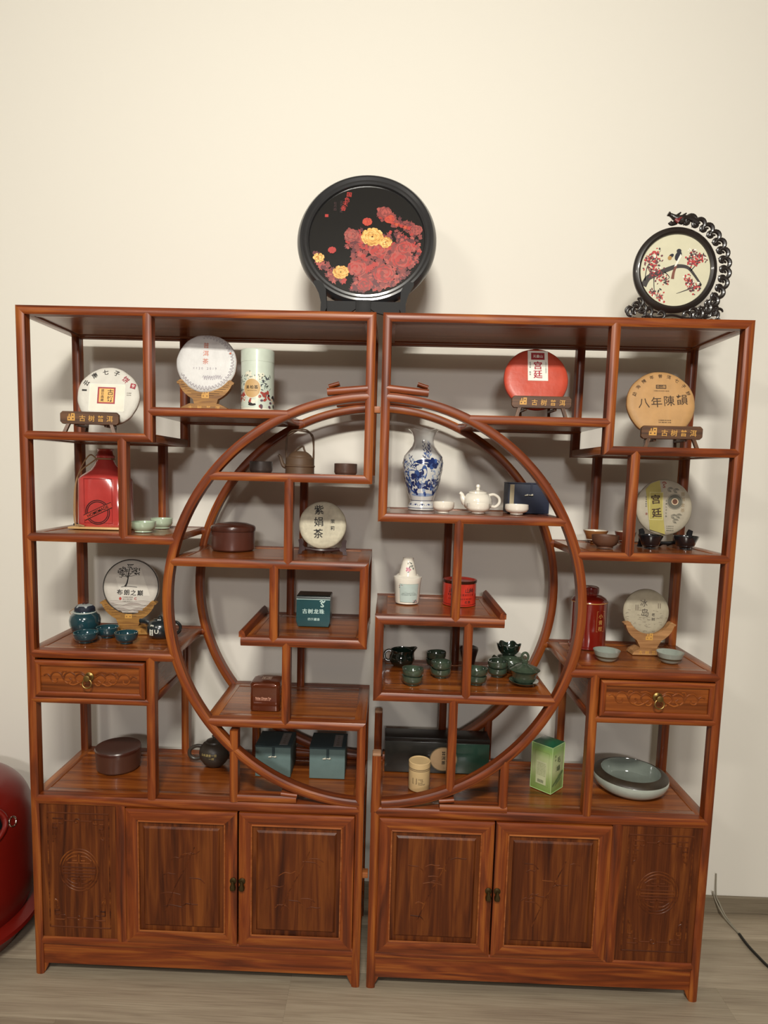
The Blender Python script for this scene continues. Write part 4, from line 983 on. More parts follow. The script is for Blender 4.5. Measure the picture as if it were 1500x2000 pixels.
# red canister
t = thing('tea_canister', 'tall glossy red canister with stepped neck and gold characters', 'canister', (1.711, .278, 1.018)); r = .0575
RC = mat('red_lacquer_tin', '#74180f', .16, coat=1, var=.05)
bm = newbm(); lathe(bm, [(0, 0), (r+.001, 0), (r+.001, .006), (r-.001, .008), (r-.001, .148), (r, .150), (r-.001, .153), (.050, .162), (.036, .170), (.026, .172), (.026, .178), (0, .178)], 56); build('body', bm, RC, t)
bm = newbm(); lathe(bm, [(0, .177), (.0275, .177), (.0285, .186), (.027, .195), (.02, .199), (0, .200)], 40); build('lid', bm, mat('red_lid', '#5f100c', .2, coat=.8), t)
bm = newbm(); F = cylmap(r, -PI/2+.05); rect(bm, -PI*r, .1485, PI*r, .151, F, 0, 1, n=56)
vtext(bm, '小青柑', .0165, .020, .110, F, mi=0, step=1.22); frame(bm, .006, .060, .036, .126, .0007, F, 0)
build('lettering', bm, mat('pale_gold', '#dba35c', .35, metal=.4), t, smooth=0)
# red round tin
t = thing('tea_tin', 'short bright red round tin with black characters behind the upright', 'tin', (1.280, .215, 1.158)); r = .0515
bm = newbm(); lathe(bm, [(0, 0), (r+.0008, 0), (r+.0008, .003), (r, .004), (r, .072), (0, .072)], 56); build('body', bm, mat('scarlet_tin', '#c03424', .3, coat=.5, var=.1), t)
bm = newbm(); lathe(bm, [(0, .070), (r+.001, .070), (r+.002, .0725), (r+.002, .078), (r+.0005, .079), (r-.003, .0785), (r-.006, .074), (0, .074)], 56, mis=[0, 1, 1, 1, 0, 0, 0]); build('lid', bm, [mat('red_lid_top', '#8f2a20', .3, coat=.4), mat('lid_rim', '#4a2618', .25, metal=.6)], t)
bm = newbm(); F = cylmap(r, -PI/2-.05)
for ch, x in zip('正小山种', (-.031, -.009, .022, .037)): text(bm, ch, .017, x, .050, F, mi=0, bold=.01)
micro(bm, -.042, .034, .085, .007, F, 1); micro(bm, -.040, .022, .08, .005, F, 1, seed=3); text(bm, '红茶', .010, .024, .014, F, mi=0, bold=.02); rect(bm, -PI*r, .0, PI*r, .006, F, 2, 1, n=56)
build('lettering', bm, [INKK, mat('maroon_ink', '#6a0f0c', .5), mat('maroon_band', '#7a1410', .4)], t, smooth=0)
# white porcelain tea set with cup as lid
t = thing('porcelain_jar', 'white porcelain jar with pale blue label on the inner shelf', 'jar', (1.114, .205, 1.158))
bm = newbm(); lathe(bm, [(0, 0), (.034, 0), (.037, .002), (.0385, .010), (.0415, .066), (.0445, .080), (.044, .084), (.037, .087), (.034, .090), (.031, .086), (0, .084)], 56); build('body', bm, WPOR, t)
bm = newbm()
def JF(x, z, l): r_ = .0385+.003*(z-.01)/.05+(.0008 if z > .06 else 0)+.0004+.0001*l; a = -PI/2+.12+x/.04; return Vector((r_*math.cos(a), r_*math.sin(a), z))
rect(bm, -.030, .008, .030, .066, JF, 0, 1, n=14); frame(bm, -.030, .008, .030, .066, .0006, JF, 1, 2, n=14)
text(bm, 'TEATIME', .0065, 0, .052, JF, mi=1, lift=5, bold=.02); 
for k, w in enumerate((.018, .034, .046, .050)): micro(bm, -w/2, .044-k*.0046, w, .0034, JF, 1, 5, seed=k)
for cx, cz in ((-.024, .06), (.022, .013)):
    for q in range(8): disc(bm, cx+(q % 4-1.5)*.004*(1 if cx < 0 else 1), cz-(q//4)*.005, .0035, .0015, JF, 1 if q % 3 else 2, 2+q*.03, rot=q*.9, n=8)
build('paper_label', bm, [mat('pale_blue_label', '#b5c4be', .5), mat('green_grey_ink', '#4c5753', .6), mat('rose_print', '#c08088', .6)], t, smooth=0)
cupm = WPOR
t = thing('porcelain_cup', 'small white rose-painted cup turned upside down on the white jar', 'cup', (1.114, .205, 1.2425))
bm = newbm(); lathe(bm, [(.029, 0), (.0295, .001), (.028, .008), (.0185, .048), (.017, .054), (.0175, .058), (.0165, .059), (.015, .056), (0, .055)], 48); 
lathe(bm, [(.029, 0), (.027, .0005), (.016, .046), (0, .048)], 48); build('body', bm, WPOR, t)
bm = newbm()
def CF(x, z, l): r_ = .028-(z-.008)*.0105/.044+.0005+.0001*l; a = -PI/2+.2+x/.022; return Vector((r_*math.cos(a), r_*math.sin(a), z))
rn = random.Random(3); flower(bm, -.004, .025, .008, CF, [1, 2, 1], 1, rn=rn, layers=2, n=5)
for k in range(14): disc(bm, rn.uniform(-.006, .012), rn.uniform(.012, .048), .003, .0014, CF, 0, 2+k*.02, rot=rn.uniform(0, 3), n=8)
build('painted_roses', bm, [mat('grey_green_leaf', '#6a6f6a', .5), mat('rose_pink', '#c5788a', .5), mat('rose_pale', '#d8a8b0', .5)], t, smooth=0)
# red jug on bamboo board
tg = build('bamboo_board', (lambda bm: (box(bm, .058, .243, .150, .275, 1.368, 1.3745, .002), bm)[1])(newbm()), BAMBOO, None, grain='x'); tag(tg, 'thin bamboo board lying under the red jug', 'board')
t = thing('jug', 'red glazed rectangular jug with black stamp and string', 'jug', (.153, .212, 1.3745))
RJ = mat('red_glaze', '#ad3a36', .14, coat=1, var=.1, vscale=20)
def jmod(th, r, z):
    k = min(1, max(0, (.172-z)/.03)); c, s_ = abs(math.cos(th)), abs(math.sin(th)); q = (c**5+s_**5)**(-.2)
    q = 1+(q-1)*k; return r*q, z
bm = newbm(); rows_ = lathe(bm, [(0, 0), (.072, 0), (.077, .004), (.078, .01), (.078, .148), (.070, .160), (.048, .176), (.034, .192), (.026, .206), (.024, .212), (.028, .214), (.029, .220), (.024, .226), (.022, .236), (.026, .241), (.024, .242), (.019, .238), (.018, .2), (0, .19)], 72, mod=jmod)
for v in bm.verts: v.co.y *= .62 if v.co.z < .165 else .62+.38*min(1, (v.co.z-.165)/.035)
body = build('body', bm, RJ, t, smooth=40)
bm = newbm(); F = lambda x, z, l: Vector((x, -.0489-.0002*l, z))
frame(bm, -.048, .012, .040, .150, .0012, F, 1, .5)
for rr in (.031, .036): annulus(bm, -.006, .046, rr, rr+.0025, lambda x, z, l: F(x, z, l) if True else None, 0, 1, n=32)
P = [(-.046, .020), (.040, .062), (.036, .078), (-.050, .036)]; poly(bm, P, F, 2, 2)
for a, b_ in ((0, 1), (2, 3)): stroke(bm, [P[a], P[b_]], .002, F, 0, 3)
text(bm, 'HOMEMADE', .014, -.005, .049, F, rot=math.atan2(.042, .086), mi=0, lift=3, bold=.03, sx=.95)
build('stamp', bm, [mat('stamp_black', '#23100f', .4), mat('dark_red_line', '#801c1a', .3), mat('stamp_red', '#b04034', .3)], t, smooth=0)
STR = mat('hemp_string', '#9a7a55', .8)
bm = newbm(); tube(bm, [(.027*math.cos(a), .027*math.sin(a), .211) for a in [2*PI*i/24 for i in range(25)]], .0022, 6); 
tube(bm, spline([(-.025, -.008, .211), (-.040, -.02, .222), (-.062, -.03, .185), (-.082, -.03, .13), (-.086, -.035, .07), (-.080, -.045, .012), (-.06, -.054, .006), (-.045, -.056, .003)], 6), .0021, 6)
tube(bm, spline([(-.025, -.010, .210), (-.036, -.03, .195), (-.058, -.035, .176), (-.080, -.03, .14), (-.083, -.035, .06), (-.076, -.05, .004), (-.058, -.058, .003)], 6), .0021, 6)
build('string', bm, STR, t)
bm = newbm(); lathe(bm, [(0, 0), (.017, 0), (.018, .002), (.016, .005), (0, .006)], 28); tag(build('small_lid', bm, BLK, None, loc=(.026, .292, 1.368)), 'small flat black disc behind the bamboo board', 'lid')
# round lidded box
t = thing('lidded_box', 'round reddish brown clay box with domed lid, behind the arch', 'box', (.553, .232, 1.308)); PC = mat('purple_clay', '#4f2a20', .35, coat=.2, var=.08)
bm = newbm(); lathe(bm, [(0, 0), (.063, 0), (.067, .004), (.0675, .010), (.0675, .062), (0, .062)], 56); build('body', bm, PC, t)
bm = newbm(); lathe(bm, [(0, .062), (.070, .062), (.071, .070), (.069, .076), (.064, .079), (.045, .085), (.02, .088), (0, .0885)], 56); build('lid', bm, mat('purple_clay_lid', '#442218', .3, coat=.3, var=.08), t)
# oval box lower left
t = thing('lidded_box', 'round dark brown box with flat lid, on the base top at left', 'box', (.182, .204, .580)); PC2 = mat('umber_clay', '#4b2d22', .4, coat=.25, var=.06)
bm = newbm(); lathe(bm, [(0, 0), (.064, 0), (.068, .005), (.071, .060), (0, .060)], 56); build('body', bm, PC2, t)
bm = newbm(); lathe(bm, [(0, .060), (.0715, .060), (.0725, .068), (.070, .0715), (.064, .0705), (.03, .0695), (0, .0695)], 56); build('lid', bm, mat('umber_clay_lid', '#402018', .28, coat=.4, var=.05), t)
# dark teapot
t = thing('teapot', 'dark grey-brown clay teapot with gold characters behind the arch', 'teapot', (.490, .245, .580)); TP = mat('slate_clay', '#38312a', .42, var=.1)
bm = newbm(); lathe(bm, [(0, 0), (.026, 0), (.036, .008), (.048, .026), (.051, .044), (.048, .060), (.038, .074), (.028, .080), (0, .080)], 52); build('body', bm, TP, t)
bm = newbm(); lathe(bm, [(0, .080), (.029, .079), (.027, .084), (.014, .090), (.007, .092), (.007, .095), (.010, .099), (.006, .104), (0, .105)], 36); build('lid', bm, TP, t)
bm = newbm(); tube(bm, spline([(.040, 0, .040), (.056, 0, .052), (.062, 0, .072), (.070, 0, .088), (.077, 0, .092)], 5), [.012, .0118, .0115, .011, .0105, .010, .0095, .009, .0087, .0085, .008, .0078, .0075, .007, .0068, .0065, .006, .006, .0055, .0055, .005], 12); build('spout', bm, TP, t)
bm = newbm(); tube(bm, spline([(-.044, 0, .062), (-.062, 0, .062), (-.082, 0, .050), (-.084, 0, .030), (-.068, 0, .018), (-.044, 0, .022)], 6), .0062, 10); build('handle', bm, TP, t)
bm = newbm()
def TF(x, z, l): r_ = .0512-abs(z-.046)*.12+.0005+.0002*l; a = -PI/2-.15+x/.05; return Vector((r_*math.cos(a), r_*math.sin(a), z))
text(bm, '山水清音一壶', .009, 0, .052, TF, bold=.01); text(bm, '一杯', .009, .010, .041, TF, bold=.01)
build('lettering', bm, mat('faded_gold', '#b5a268', .5), t, smooth=0)
# teal jar
t = thing('tea_jar', 'round dark teal jar with cloth-tied stopper beside the left post', 'jar', (.076, .214, 1.025))
bm = newbm(); lathe(bm, [(0, 0), (.028, 0), (.040, .010), (.047, .028), (.048, .044), (.044, .058), (.034, .067), (.031, .070), (.030, .074), (.027, .074), (0, .07)], 52); build('body', bm, TEAL, t)
bm = newbm(); lathe(bm, [(.0335, .066), (.035, .0685), (.0335, .071)], 40); tube(bm, [(.0335*math.cos(a), .0335*math.sin(a), .0690) for a in [2*PI*i/30 for i in range(31)]], .0018, 6); build('rim_cord', bm, mat('white_cord', '#b9c0b8', .6), t)
bm = newbm(); lathe(bm, [(0, .069), (.029, .069), (.031, .076), (.030, .084), (.024, .090), (0, .0905)], 40, mod=lambda th, r_, z: (r_*(1+.03*math.sin(7*th)), z)); st = build('stopper', bm, mat('dark_cloth', '#1b2130', .6), t)
bm = newbm(); lathe(bm, [(0, .093), (.012, .0935), (.022, .091), (.026, .0855), (.022, .089), (0, .090)], 32, mod=lambda th, r_, z: (r_*(1+.10*math.sin(5*th)), z)); build('cloth_top', bm, mat('pale_cloth', '#9aa0a0', .7), st)
bm = newbm(); tube(bm, spline([(-.006, 0, .092), (-.002, -.004, .099), (.004, .003, .095), (.009, -.002, .102)], 5), .0018, 6); build('twig_knot', bm, mat('twig', '#4a2620', .7), st)
bm = newbm(); tube(bm, spline([(-.030, -.006, .080), (-.040, -.006, .074), (-.047, -.006, .068), (-.043, -.006, .060)], 5), .0012, 6); build('cord_loop', bm, STR, t)
# lying blue-black teapot
t = thing('teapot', 'dark blue-black side-handled teapot with white label behind the arch', 'teapot', (.330, .190, 1.025)); NB = mat('midnight_glaze', '#1d2528', .25, coat=.6, var=.15)
bm = newbm(); lathe(bm, [(0, 0), (.026, 0), (.036, .008), (.0425, .024), (.042, .038), (.034, .052), (.022, .058), (0, .059)], 48); build('body', bm, NB, t)
bm = newbm(); lathe(bm, [(0, .058), (.022, .057), (.020, .062), (.006, .065), (.006, .069), (0, .072)], 30); build('lid', bm, NB, t)
bm = newbm(); tube(bm, spline([(-.034, 0, .044), (-.046, 0, .050), (-.058, 0, .051), (-.066, 0, .051)], 5), [.007]*16, 10); build('spout', bm, NB, t)
bm = newbm(); tube(bm, spline([(.036, 0, .046), (.052, 0, .050), (.064, 0, .038), (.062, 0, .022), (.050, 0, .012), (.036, 0, .014)], 6), .005, 10); build('handle', bm, NB, t)
bm = newbm()
def LF(x, z, l): r_ = (.0425 if z < .03 else .0425-(z-.03)*.28)+.0006+.0001*l; a = -PI/2-.35+x/.042; return Vector((r_*math.cos(a), r_*math.sin(a), z))
for k in range(6): rect(bm, -.0065, .014+k*.0055, .0065, .0195+k*.0055, LF, 0, 1)
vtext(bm, '云南普洱', .007, 0, .042, LF, mi=1, lift=2); text(bm, 'U', .020, .017, .028, LF, mi=0, bold=.03)
build('paper_label', bm, [mat('white_strip', '#cfcdc0', .5), INKK], t, smooth=0)
# ---------------------------------------------------------------- green jade ware
def hand(th, r, z): return r*(1+.012*math.sin(3*th+1)+.008*math.sin(5*th)), z+(.0012*math.sin(2*th) if z > .02 else 0)
def jcup(x, y, z, lab, ph=0):
    bm = newbm(); P = cup_prof(.0325, .029, foot=.6, t=.0035, belly=1.02); lathe(bm, P, 36, mod=lambda th, r, zz: hand(th+ph, r, zz))
    tag(build('teacup', bm, JADE, None, loc=(x, y, z), smooth=60), lab, 'cup', 'green marbled cups stacked in pairs')
for i, (x, y, where) in enumerate(((1.134, .092, 'front left pair'), (1.226, .174, 'pair right of centre, left bay'), (1.218, .282, 'rear pair near the back post'), (1.330, .116, 'pair half hidden by the upright'), (1.409, .203, 'pair beside the covered bowl'))):
    jcup(x, y, .930, 'dark green marbled cup, lower one of the '+where, i)
    jcup(x+.001, y-.002, .9515, 'dark green marbled cup, upper one of the '+where, i+1.3)
t = thing('pitcher', 'dark green handled cream pitcher with a lip, at the left end', 'pitcher', (1.106, .287, .930))
def pm(th, r, z):
    k = max(0, (z-.038)/.02); c = max(0, math.cos(th-.1)); return r*(1+.42*k*c**6+.03*math.sin(6*th)*(1 if .01 < z < .04 else 0)), z+.010*k*c**4*math.cos(th)-.002*k
bm = newbm(); lathe(bm, [(0, 0), (.028, 0), (.036, .006), (.042, .020), (.040, .034), (.036, .044), (.038, .054), (.036, .055), (.033, .044), (.036, .03), (.03, .01), (0, .006)], 60, mod=pm); build('body', bm, mat('dark_jade_glaze', '#16241c', .12, coat=1, var=.3), t, smooth=60)
bm = newbm(); tube(bm, spline([(-.033, 0, .044), (-.044, 0, .050), (-.056, 0, .042), (-.058, 0, .026), (-.050, 0, .016), (-.040, 0, .016)], 6), .0042, 10); build('handle', bm, MC['dark_jade_glaze'], t)
bm = newbm(); lathe(bm, [(0, 0), (.018, 0), (.020, .004), (.024, .03), (.029, .050), (.031, .058), (.029, .064), (.020, .068), (0, .069)], 44); tag(build('tea_jar', bm, mat('dark_brown_clay', '#2c1d18', .4, var=.1), None, loc=(1.329, .300, .930), smooth=50), 'dark brown flared jar hidden behind the upright', 'jar')
t = thing('teapot', 'green marbled pot with stubby spout under the lotus bowl', 'teapot', (1.466, .262, .930))
bm = newbm(); lathe(bm, [(0, 0), (.030, 0), (.042, .010), (.052, .026), (.053, .038), (.046, .050), (.034, .056), (.030, .057), (0, .056)], 52, mod=hand); build('body', bm, JADE, t, smooth=60)
bm = newbm(); tube(bm, [(-.040, -.008, .030), (-.054, -.012, .042), (-.064, -.015, .050)], [.012, .009, .007], 12); build('spout', bm, JADE, t)
def lm(th, r, z):
    k = max(0, (z-.008)/.030); return r*(1+.05*k*math.cos(6*th)), z*.88+.0034*k*math.cos(6*th)
bm = newbm(); lathe(bm, [(0, 0), (.020, 0), (.026, .004), (.034, .016), (.037, .030), (.038, .038), (.036, .038), (.034, .030), (.030, .017), (.02, .008), (0, .006)], 72, mod=lm)
tag(build('lotus_bowl', bm, MC['dark_jade_glaze'], None, loc=(1.452, .255, .9875), smooth=60), 'black-green lotus-shaped bowl with wavy rim standing on the green pot', 'bowl')
t = thing('covered_bowl', 'green marbled covered bowl on a saucer with ring-handled lid', 'bowl', (1.479, .130, .930))
bm = newbm(); lathe(bm, [(0, .002), (.022, 0), (.030, .002), (.044, .010), (.045, .012), (.042, .012), (.03, .006), (0, .005)], 48, mod=hand); build('saucer', bm, JADE, t, smooth=60)
bm = newbm(); lathe(bm, [(0, .006), (.026, .006), (.034, .014), (.037, .026), (.040, .036), (.046, .045), (.0475, .046), (.044, .046), (0, .04)], 48); build('bowl', bm, JADE, t, smooth=60)
bm = newbm(); lathe(bm, [(0, .046), (.046, .046), (.047, .0475), (.040, .052), (.026, .060), (.012, .064), (.009, .066), (.0105, .069), (.008, .072), (0, .073)], 48); L = build('lid', bm, JADE, t, smooth=60)
bm = newbm(); tube(bm, [(.010*math.cos(a), .001, .085+.013*math.sin(a)) for a in [2*PI*i/28 for i in range(29)]], .0038, 10); build('lid_ring', bm, JADE, L)
# big bowl
t = None
bm = newbm(); P = [(0, 0), (.085, 0), (.090, .002), (.108, .016), (.1155, .034), (.114, .046), (.110, .0515), (.098, .0575), (.090, .059), (.0885, .056), (.0875, .030), (.082, .016), (.05, .010), (0, .009)]
lathe(bm, P, 80, mis=[0, 0, 0, 0, 0, 1, 1, 1, 2, 2, 2, 2, 2])
tag(build('washing_bowl', bm, [mat('pale_celadon_crackle', '#a3aaa0', .15, coat=.9, var=.04), mat('brown_rim_glaze', '#32291e', .5, coat=.05, var=.25), mat('grey_inner_glaze', '#788078', .1, coat=1, var=.05)], None, loc=(1.848, .190, .580), smooth=50), 'large low grey-green bowl with broad dark brown rim', 'bowl')

# ---------------------------------------------------------------- round peony plaque
tiltp = math.radians(13)
t = thing('round_plaque', 'large round black-framed plaque of red and yellow peonies', 'plaque', (.961, .105, 2.043), (-tiltp, 0, 0))
Rp = .204
def upr(bm, dz=Rp):
    bmesh.ops.rotate(bm, verts=bm.verts, cent=(0, 0, 0), matrix=Matrix.Rotation(PI/2, 3, 'X'))
    for v in bm.verts: v.co.z += dz
    bmesh.ops.recalc_face_normals(bm, faces=bm.faces)
FRM = mat('black_frame_lacquer', '#262628', .3, coat=.5)
bm = newbm(); lathe(bm, [(r_, -z_) for r_, z_ in [(.168, .004), (.170, -.003), (.175, -.006), (.181, -.005), (.188, -.009), (.194, -.008), (.200, -.001), (.204, .008), (.204, .016), (.168, .016), (.168, .004)]], 110); upr(bm); build('frame', bm, FRM, t, smooth=30)
bm = newbm(); lathe(bm, [(0, -.004), (.1685, -.004), (.1685, -.014), (0, -.014)], 110); upr(bm); build('panel', bm, mat('black_panel_lacquer', '#141415', .2, coat=.8), t)
bm = newbm(); rn = random.Random(33)
Fp = lambda x, z, l: Vector((x, .0036-.00008*l, z+Rp))
def peony(x, z, s, cols, layers=7, l=1, n=12, pr=.21):
    for k in range(layers):
        R_ = s*(1-k*.85/layers)
        for q in range(n-k):
            a = q*2*PI/(n-k)+k*.7+rn.uniform(-.2, .2); px, pz = x+R_*.72*math.cos(a), z+R_*.62*math.sin(a)
            if math.hypot(px, pz)+s*.2 > .168: continue
            disc(bm, px, pz, s*pr, s*pr*.72, Fp, rn.choice(cols), l+k*.5+q*.02, rot=a+PI/2, n=9)
def leaf(x, z, s, a, c, l):
    P = []
    for u in range(11):
        tt = PI*2*u/11; rr = s*(1+.35*math.cos(5*tt)); P.append((x+rr*math.cos(tt)*.9*math.cos(a)-rr*.6*math.sin(tt)*math.sin(a), z+rr*math.cos(tt)*.9*math.sin(a)+rr*.6*math.sin(tt)*math.cos(a)))
    if max(math.hypot(*p) for p in P) < .1685: poly(bm, P, Fp, c, l)
cnt = 0
for k in range(1700):
    x = rn.uniform(-.165, .165); z = rn.uniform(-.168, .10)
    m1 = z < -.03+.05*math.sin((x+.03)*14) and x > -.04
    m2 = x > -.06 and -.03 < z < .03 and x < .09
    m3 = x < -.06 and z < -.045-.9*(x+.145)
    m4 = x > .03 and abs(z-(.085-.5*(x-.03))) < .016
    if not (m1 or m2 or m3 or m4): continue
    if m2 and x > .02 and rn.random() < .5: continue
    cnt += 1; leaf(x, z, rn.uniform(.006, .012), rn.uniform(0, 6.3), rn.choice([0, 0, 1, 1, 2, 3, 1]), 1+cnt*.006)
for x, z, s, cols in ((.10, -.06, .040, [3, 2, 1]), (.055, -.105, .038, [3, 1, 2]), (-.025, -.09, .034, [3, 2, 1]), (.11, -.015-.01, .03, [2, 3, 1]), (.035, -.03, .034, [2, 1, 3]), (.05, .086, .024, [1, 2, 1]), (.0, .055, .017, [3, 5]), (.065, .065, .018, [5, 3]), (-.045, .012, .026, [2, 1, 6]), (-.10, -.035, .014, [3]), (.0, -.14, .026, [1, 3]), (.145, .032, .02, [1, 2])): peony(x, z, s, cols, l=9)
for k in range(7): disc(bm, .075+.012*k, .052-.004*k, .010, .0045, Fp, 5 if k % 2 else 3, 9, rot=-.3, n=8)
peony(.016, .008, .040, [4, 4, 9, 7], layers=9, l=14, n=16, pr=.15); peony(.055, -.008, .024, [4, 9, 7], layers=6, l=14, n=12, pr=.18); peony(-.072, -.103, .029, [4, 9, 4, 7], layers=8, l=14, n=14, pr=.16); peony(-.138, -.060, .020, [4, 9, 7], layers=6, l=14, n=10)
for ch, z in zip('国色天香', (.140, .124, .110, .096)): text(bm, ch, .016, -.056-(.14-z)*.35, z, Fp, mi=3, bold=.03, lift=2, rot=-.1)
vtext(bm, '花开富贵', .009, -.078, .116, Fp, mi=8, step=1.1); vtext(bm, '牡丹图', .009, -.096, .112, Fp, mi=8, step=1.1); rect(bm, -.125, .068, -.115, .077, Fp, 3)
build('flower_painting', bm, [mat('maroon_petal', '#572026', .4), mat('rust_petal', '#7d3532', .4), mat('coral_petal', '#a34a42', .4), mat('red_petal', '#a52f2a', .4), mat('yellow_petal', '#d0a052', .4), mat('orange_petal', '#b8482c', .4), mat('rose_leaf', '#94524a', .4), mat('ochre_petal', '#b57e36', .4), mat('dull_plum', '#3c2426', .4), mat('pale_yellow_petal', '#e0b870', .4)], t, smooth=0)
# its stand
t = thing('plaque_stand', 'black wooden stand with scalloped apron under the peony plaque', 'stand', (.958, .115, 2.0))
for s in (-1, 1):
    bm = newbm(); X = lambda a: s*a
    pts = [(.142, .104), (.128, .106), (.116, .098), (.107, .080), (.104, .03), (.118, .0), (.132, .0), (.122, .020), (.121, .045), (.128, .072), (.143, .098)]
    prism(bm, [(X(a), z) for a, z in pts], -.026, -.006); build('leg', bm, BLK, t, smooth=20)
    bm = newbm(); prism(bm, [(s*.02, .052), (s*.105, .052), (s*.105, .024), (s*.09, .018), (s*.06, .016), (s*.035, .022), (s*.02, .032)], -.016, -.006); build('apron', bm, BLK, t, smooth=20)
    bm = newbm(); box(bm, s*.113-.006, s*.113+.006, -.01, .075, .030, .042, .001); build('brace', bm, BLK, t)
bm = newbm(); box(bm, -.022, .022, -.018, -.002, 0, .056, .001); build('center_post', bm, BLK, t)
bm = newbm(); loft(bm, [[Vector((dx, y+dy, z)) for dx, dy in ((-.012, -.005), (.012, -.005), (.012, .005), (-.012, .005))] for y, z in ((.11, .0), (.072, .19))]); bmesh.ops.recalc_face_normals(bm, faces=bm.faces); build('back_strut', bm, BLK, t)

# ---------------------------------------------------------------- carved bird screen
t = thing('bird_screen', 'small round plum-blossom bird screen in openwork black carving', 'screen', (1.857, .15, 2.0))
CB = mat('black_carving', '#1f1815', .38, coat=.3); zc = .170; xc = .0
bm = newbm(); lathe(bm, [(r_, -z_) for r_, z_ in [(.100, .003), (.101, -.004), (.107, -.008), (.114, -.006), (.120, .0), (.120, .006), (.100, .006), (.100, .003)]], 80); upr(bm, zc); build('ring_frame', bm, CB, t)
bm = newbm(); lathe(bm, [(0, -.001), (.101, -.001), (.101, -.005), (0, -.005)], 80); upr(bm, zc); build('silk_panel', bm, mat('cream_silk', '#cdc9ae', .5, var=.03), t)
bm = newbm(); rn = random.Random(8); Fb = lambda x, z, l: Vector((x, .0007-.00008*l, z+zc))
stroke(bm, [(-.088, -.045), (-.075, -.022), (-.045, -.008), (-.012, .006), (.010, .012), (.036, .008), (.056, -.012), (.078, -.040)], (.018, .005), Fb, 0, 2, n=8)
stroke(bm, [(-.085, -.03), (-.080, .01), (-.06, .035), (-.045, .055)], (.003, .001), Fb, 0, 2); stroke(bm, [(.042, .004), (.05, .03), (.048, .052)], (.003, .001), Fb, 0, 2); stroke(bm, [(.045, .0), (.07, .03), (.082, .045)], (.003, .001), Fb, 0, 2)
stroke(bm, [(.078, -.040), (.06, -.045), (.035, -.055), (.008, -.065)], (.006, .001), Fb, 0, 2); stroke(bm, [(.06, -.045), (.045, -.03), (.03, -.02)], (.003, .001), Fb, 0, 2); stroke(bm, [(-.06, -.015), (-.055, -.06), (-.04, -.085)], (.003, .001), Fb, 0, 2); stroke(bm, [(-.03, -.005), (-.015, -.02), (-.03, -.03)], (.003, .001), Fb, 0, 2)
for cx, cz, n, sp_ in ((-.068, .012, 90, .030), (-.055, -.010, 40, .020), (-.065, .040, 34, .020), (.050, .028, 70, .020), (.062, -.050, 26, .018), (.048, .052, 10, .010), (.045, -.034, 40, .022), (-.060, -.068, 28, .018), (-.035, -.080, 24, .016), (-.028, -.030, 22, .014), (.072, .038, 34, .018)):
    for k in range(n):
        x, z = cx+rn.gauss(0, sp_*.5), cz+rn.gauss(0, sp_*.5)
        if math.hypot(x, z) > .094: continue
        q = rn.random(); disc(bm, x, z, rn.uniform(.0018, .0048), rn.uniform(.0015, .003), Fb, 1 if q < .42 else (2 if q < .66 else (0 if q < .92 else 5)), 3+k*.02, rot=rn.uniform(0, 3), n=7)
disc(bm, .006, .040, .009, .014, Fb, 3, 6, rot=-.4, n=14); disc(bm, .007, .054, .007, .006, Fb, 3, 6.2, n=12); poly(bm, [(.012, .046), (.016, .040), (.002, .012), (-.004, .010)], Fb, 5, 7); stroke(bm, [(.002, .014), (-.004, -.006), (-.006, -.024)], (.006, .009), Fb, 4, 5)
disc(bm, -.014, .040, .008, .005, Fb, 3, 6, rot=.6, n=12); disc(bm, -.018, .034, .006, .006, Fb, 6, 6.2, n=10)
build('bird_painting', bm, [mat('branch_grey', '#3a3634', .6), mat('plum_red', '#b23a3c', .5), mat('plum_brown', '#6a3a40', .5), mat('bird_black', '#23242c', .5), mat('tail_brown', '#7a4a3c', .5), WHITEP, mat('bird_ochre', '#a8834c', .5)], t, smooth=0)
def crescent(bm, cx, cz, r, a, w=.0036):
    P = [(cx+r*math.cos(a+u), 0, cz+r*math.sin(a+u)) for u in [(-2.3+4.6*i/12) for i in range(13)]]
    tube(bm, P, [w*(.6+.7*math.sin(PI*i/12)) for i in range(13)], 8)
    tube(bm, [P[12], (cx+r*.35*math.cos(a+1.6), 0, cz+r*.35*math.sin(a+1.6)), (cx+r*.25*math.cos(a+.3), 0, cz+r*.25*math.sin(a+.3))], [w*.6, w*.7, w*.5], 7)
    tube(bm, [(cx+r*math.cos(a), 0, cz+r*math.sin(a)), (cx+(r+.006)*math.cos(a+.25), 0, cz+(r+.006)*math.sin(a+.25))], [w*.8, w*.3], 6)
bm = newbm(); Rk = .142
for k in range(13):
    a = math.radians(76-k*11.2); crescent(bm, Rk*math.cos(a), zc+Rk*math.sin(a), .0142, a, .0050); crescent(bm, (Rk-.004)*math.cos(a+.08), zc+(Rk-.004)*math.sin(a+.08), .009, a+PI*.8, .0032)
    if k: tube(bm, [((Rk-.006)*math.cos(a+.1), 0, zc+(Rk-.006)*math.sin(a+.1)), ((Rk+.008)*math.cos(a+.1), 0, zc+(Rk+.008)*math.sin(a+.1))], .0032, 6)
body_ = spline([(-.012, 0, zc+.142), (.012, 0, zc+.146), (.035, 0, zc+.142), (.055, 0, zc+.131)], 6); tube(bm, body_, .0075, 8)
o = build('openwork_scroll', bm, CB, t); o['kind'] = 'stuff'
bm = newbm(); rn = random.Random(12)
for k in range(15):
    x = -.128+k*.0185; z = .014+.007*(k % 2); crescent(bm, x, z, .0115, rn.choice([.6, 2.4, 1.5, PI]), .0038)
    if abs(x) > .02: crescent(bm, x+.004, .034+.02*min(1, abs(x)/.13)+.004*(k % 2), .0105, rn.choice([.6, 2.4, 1.5, PI]), .0036)
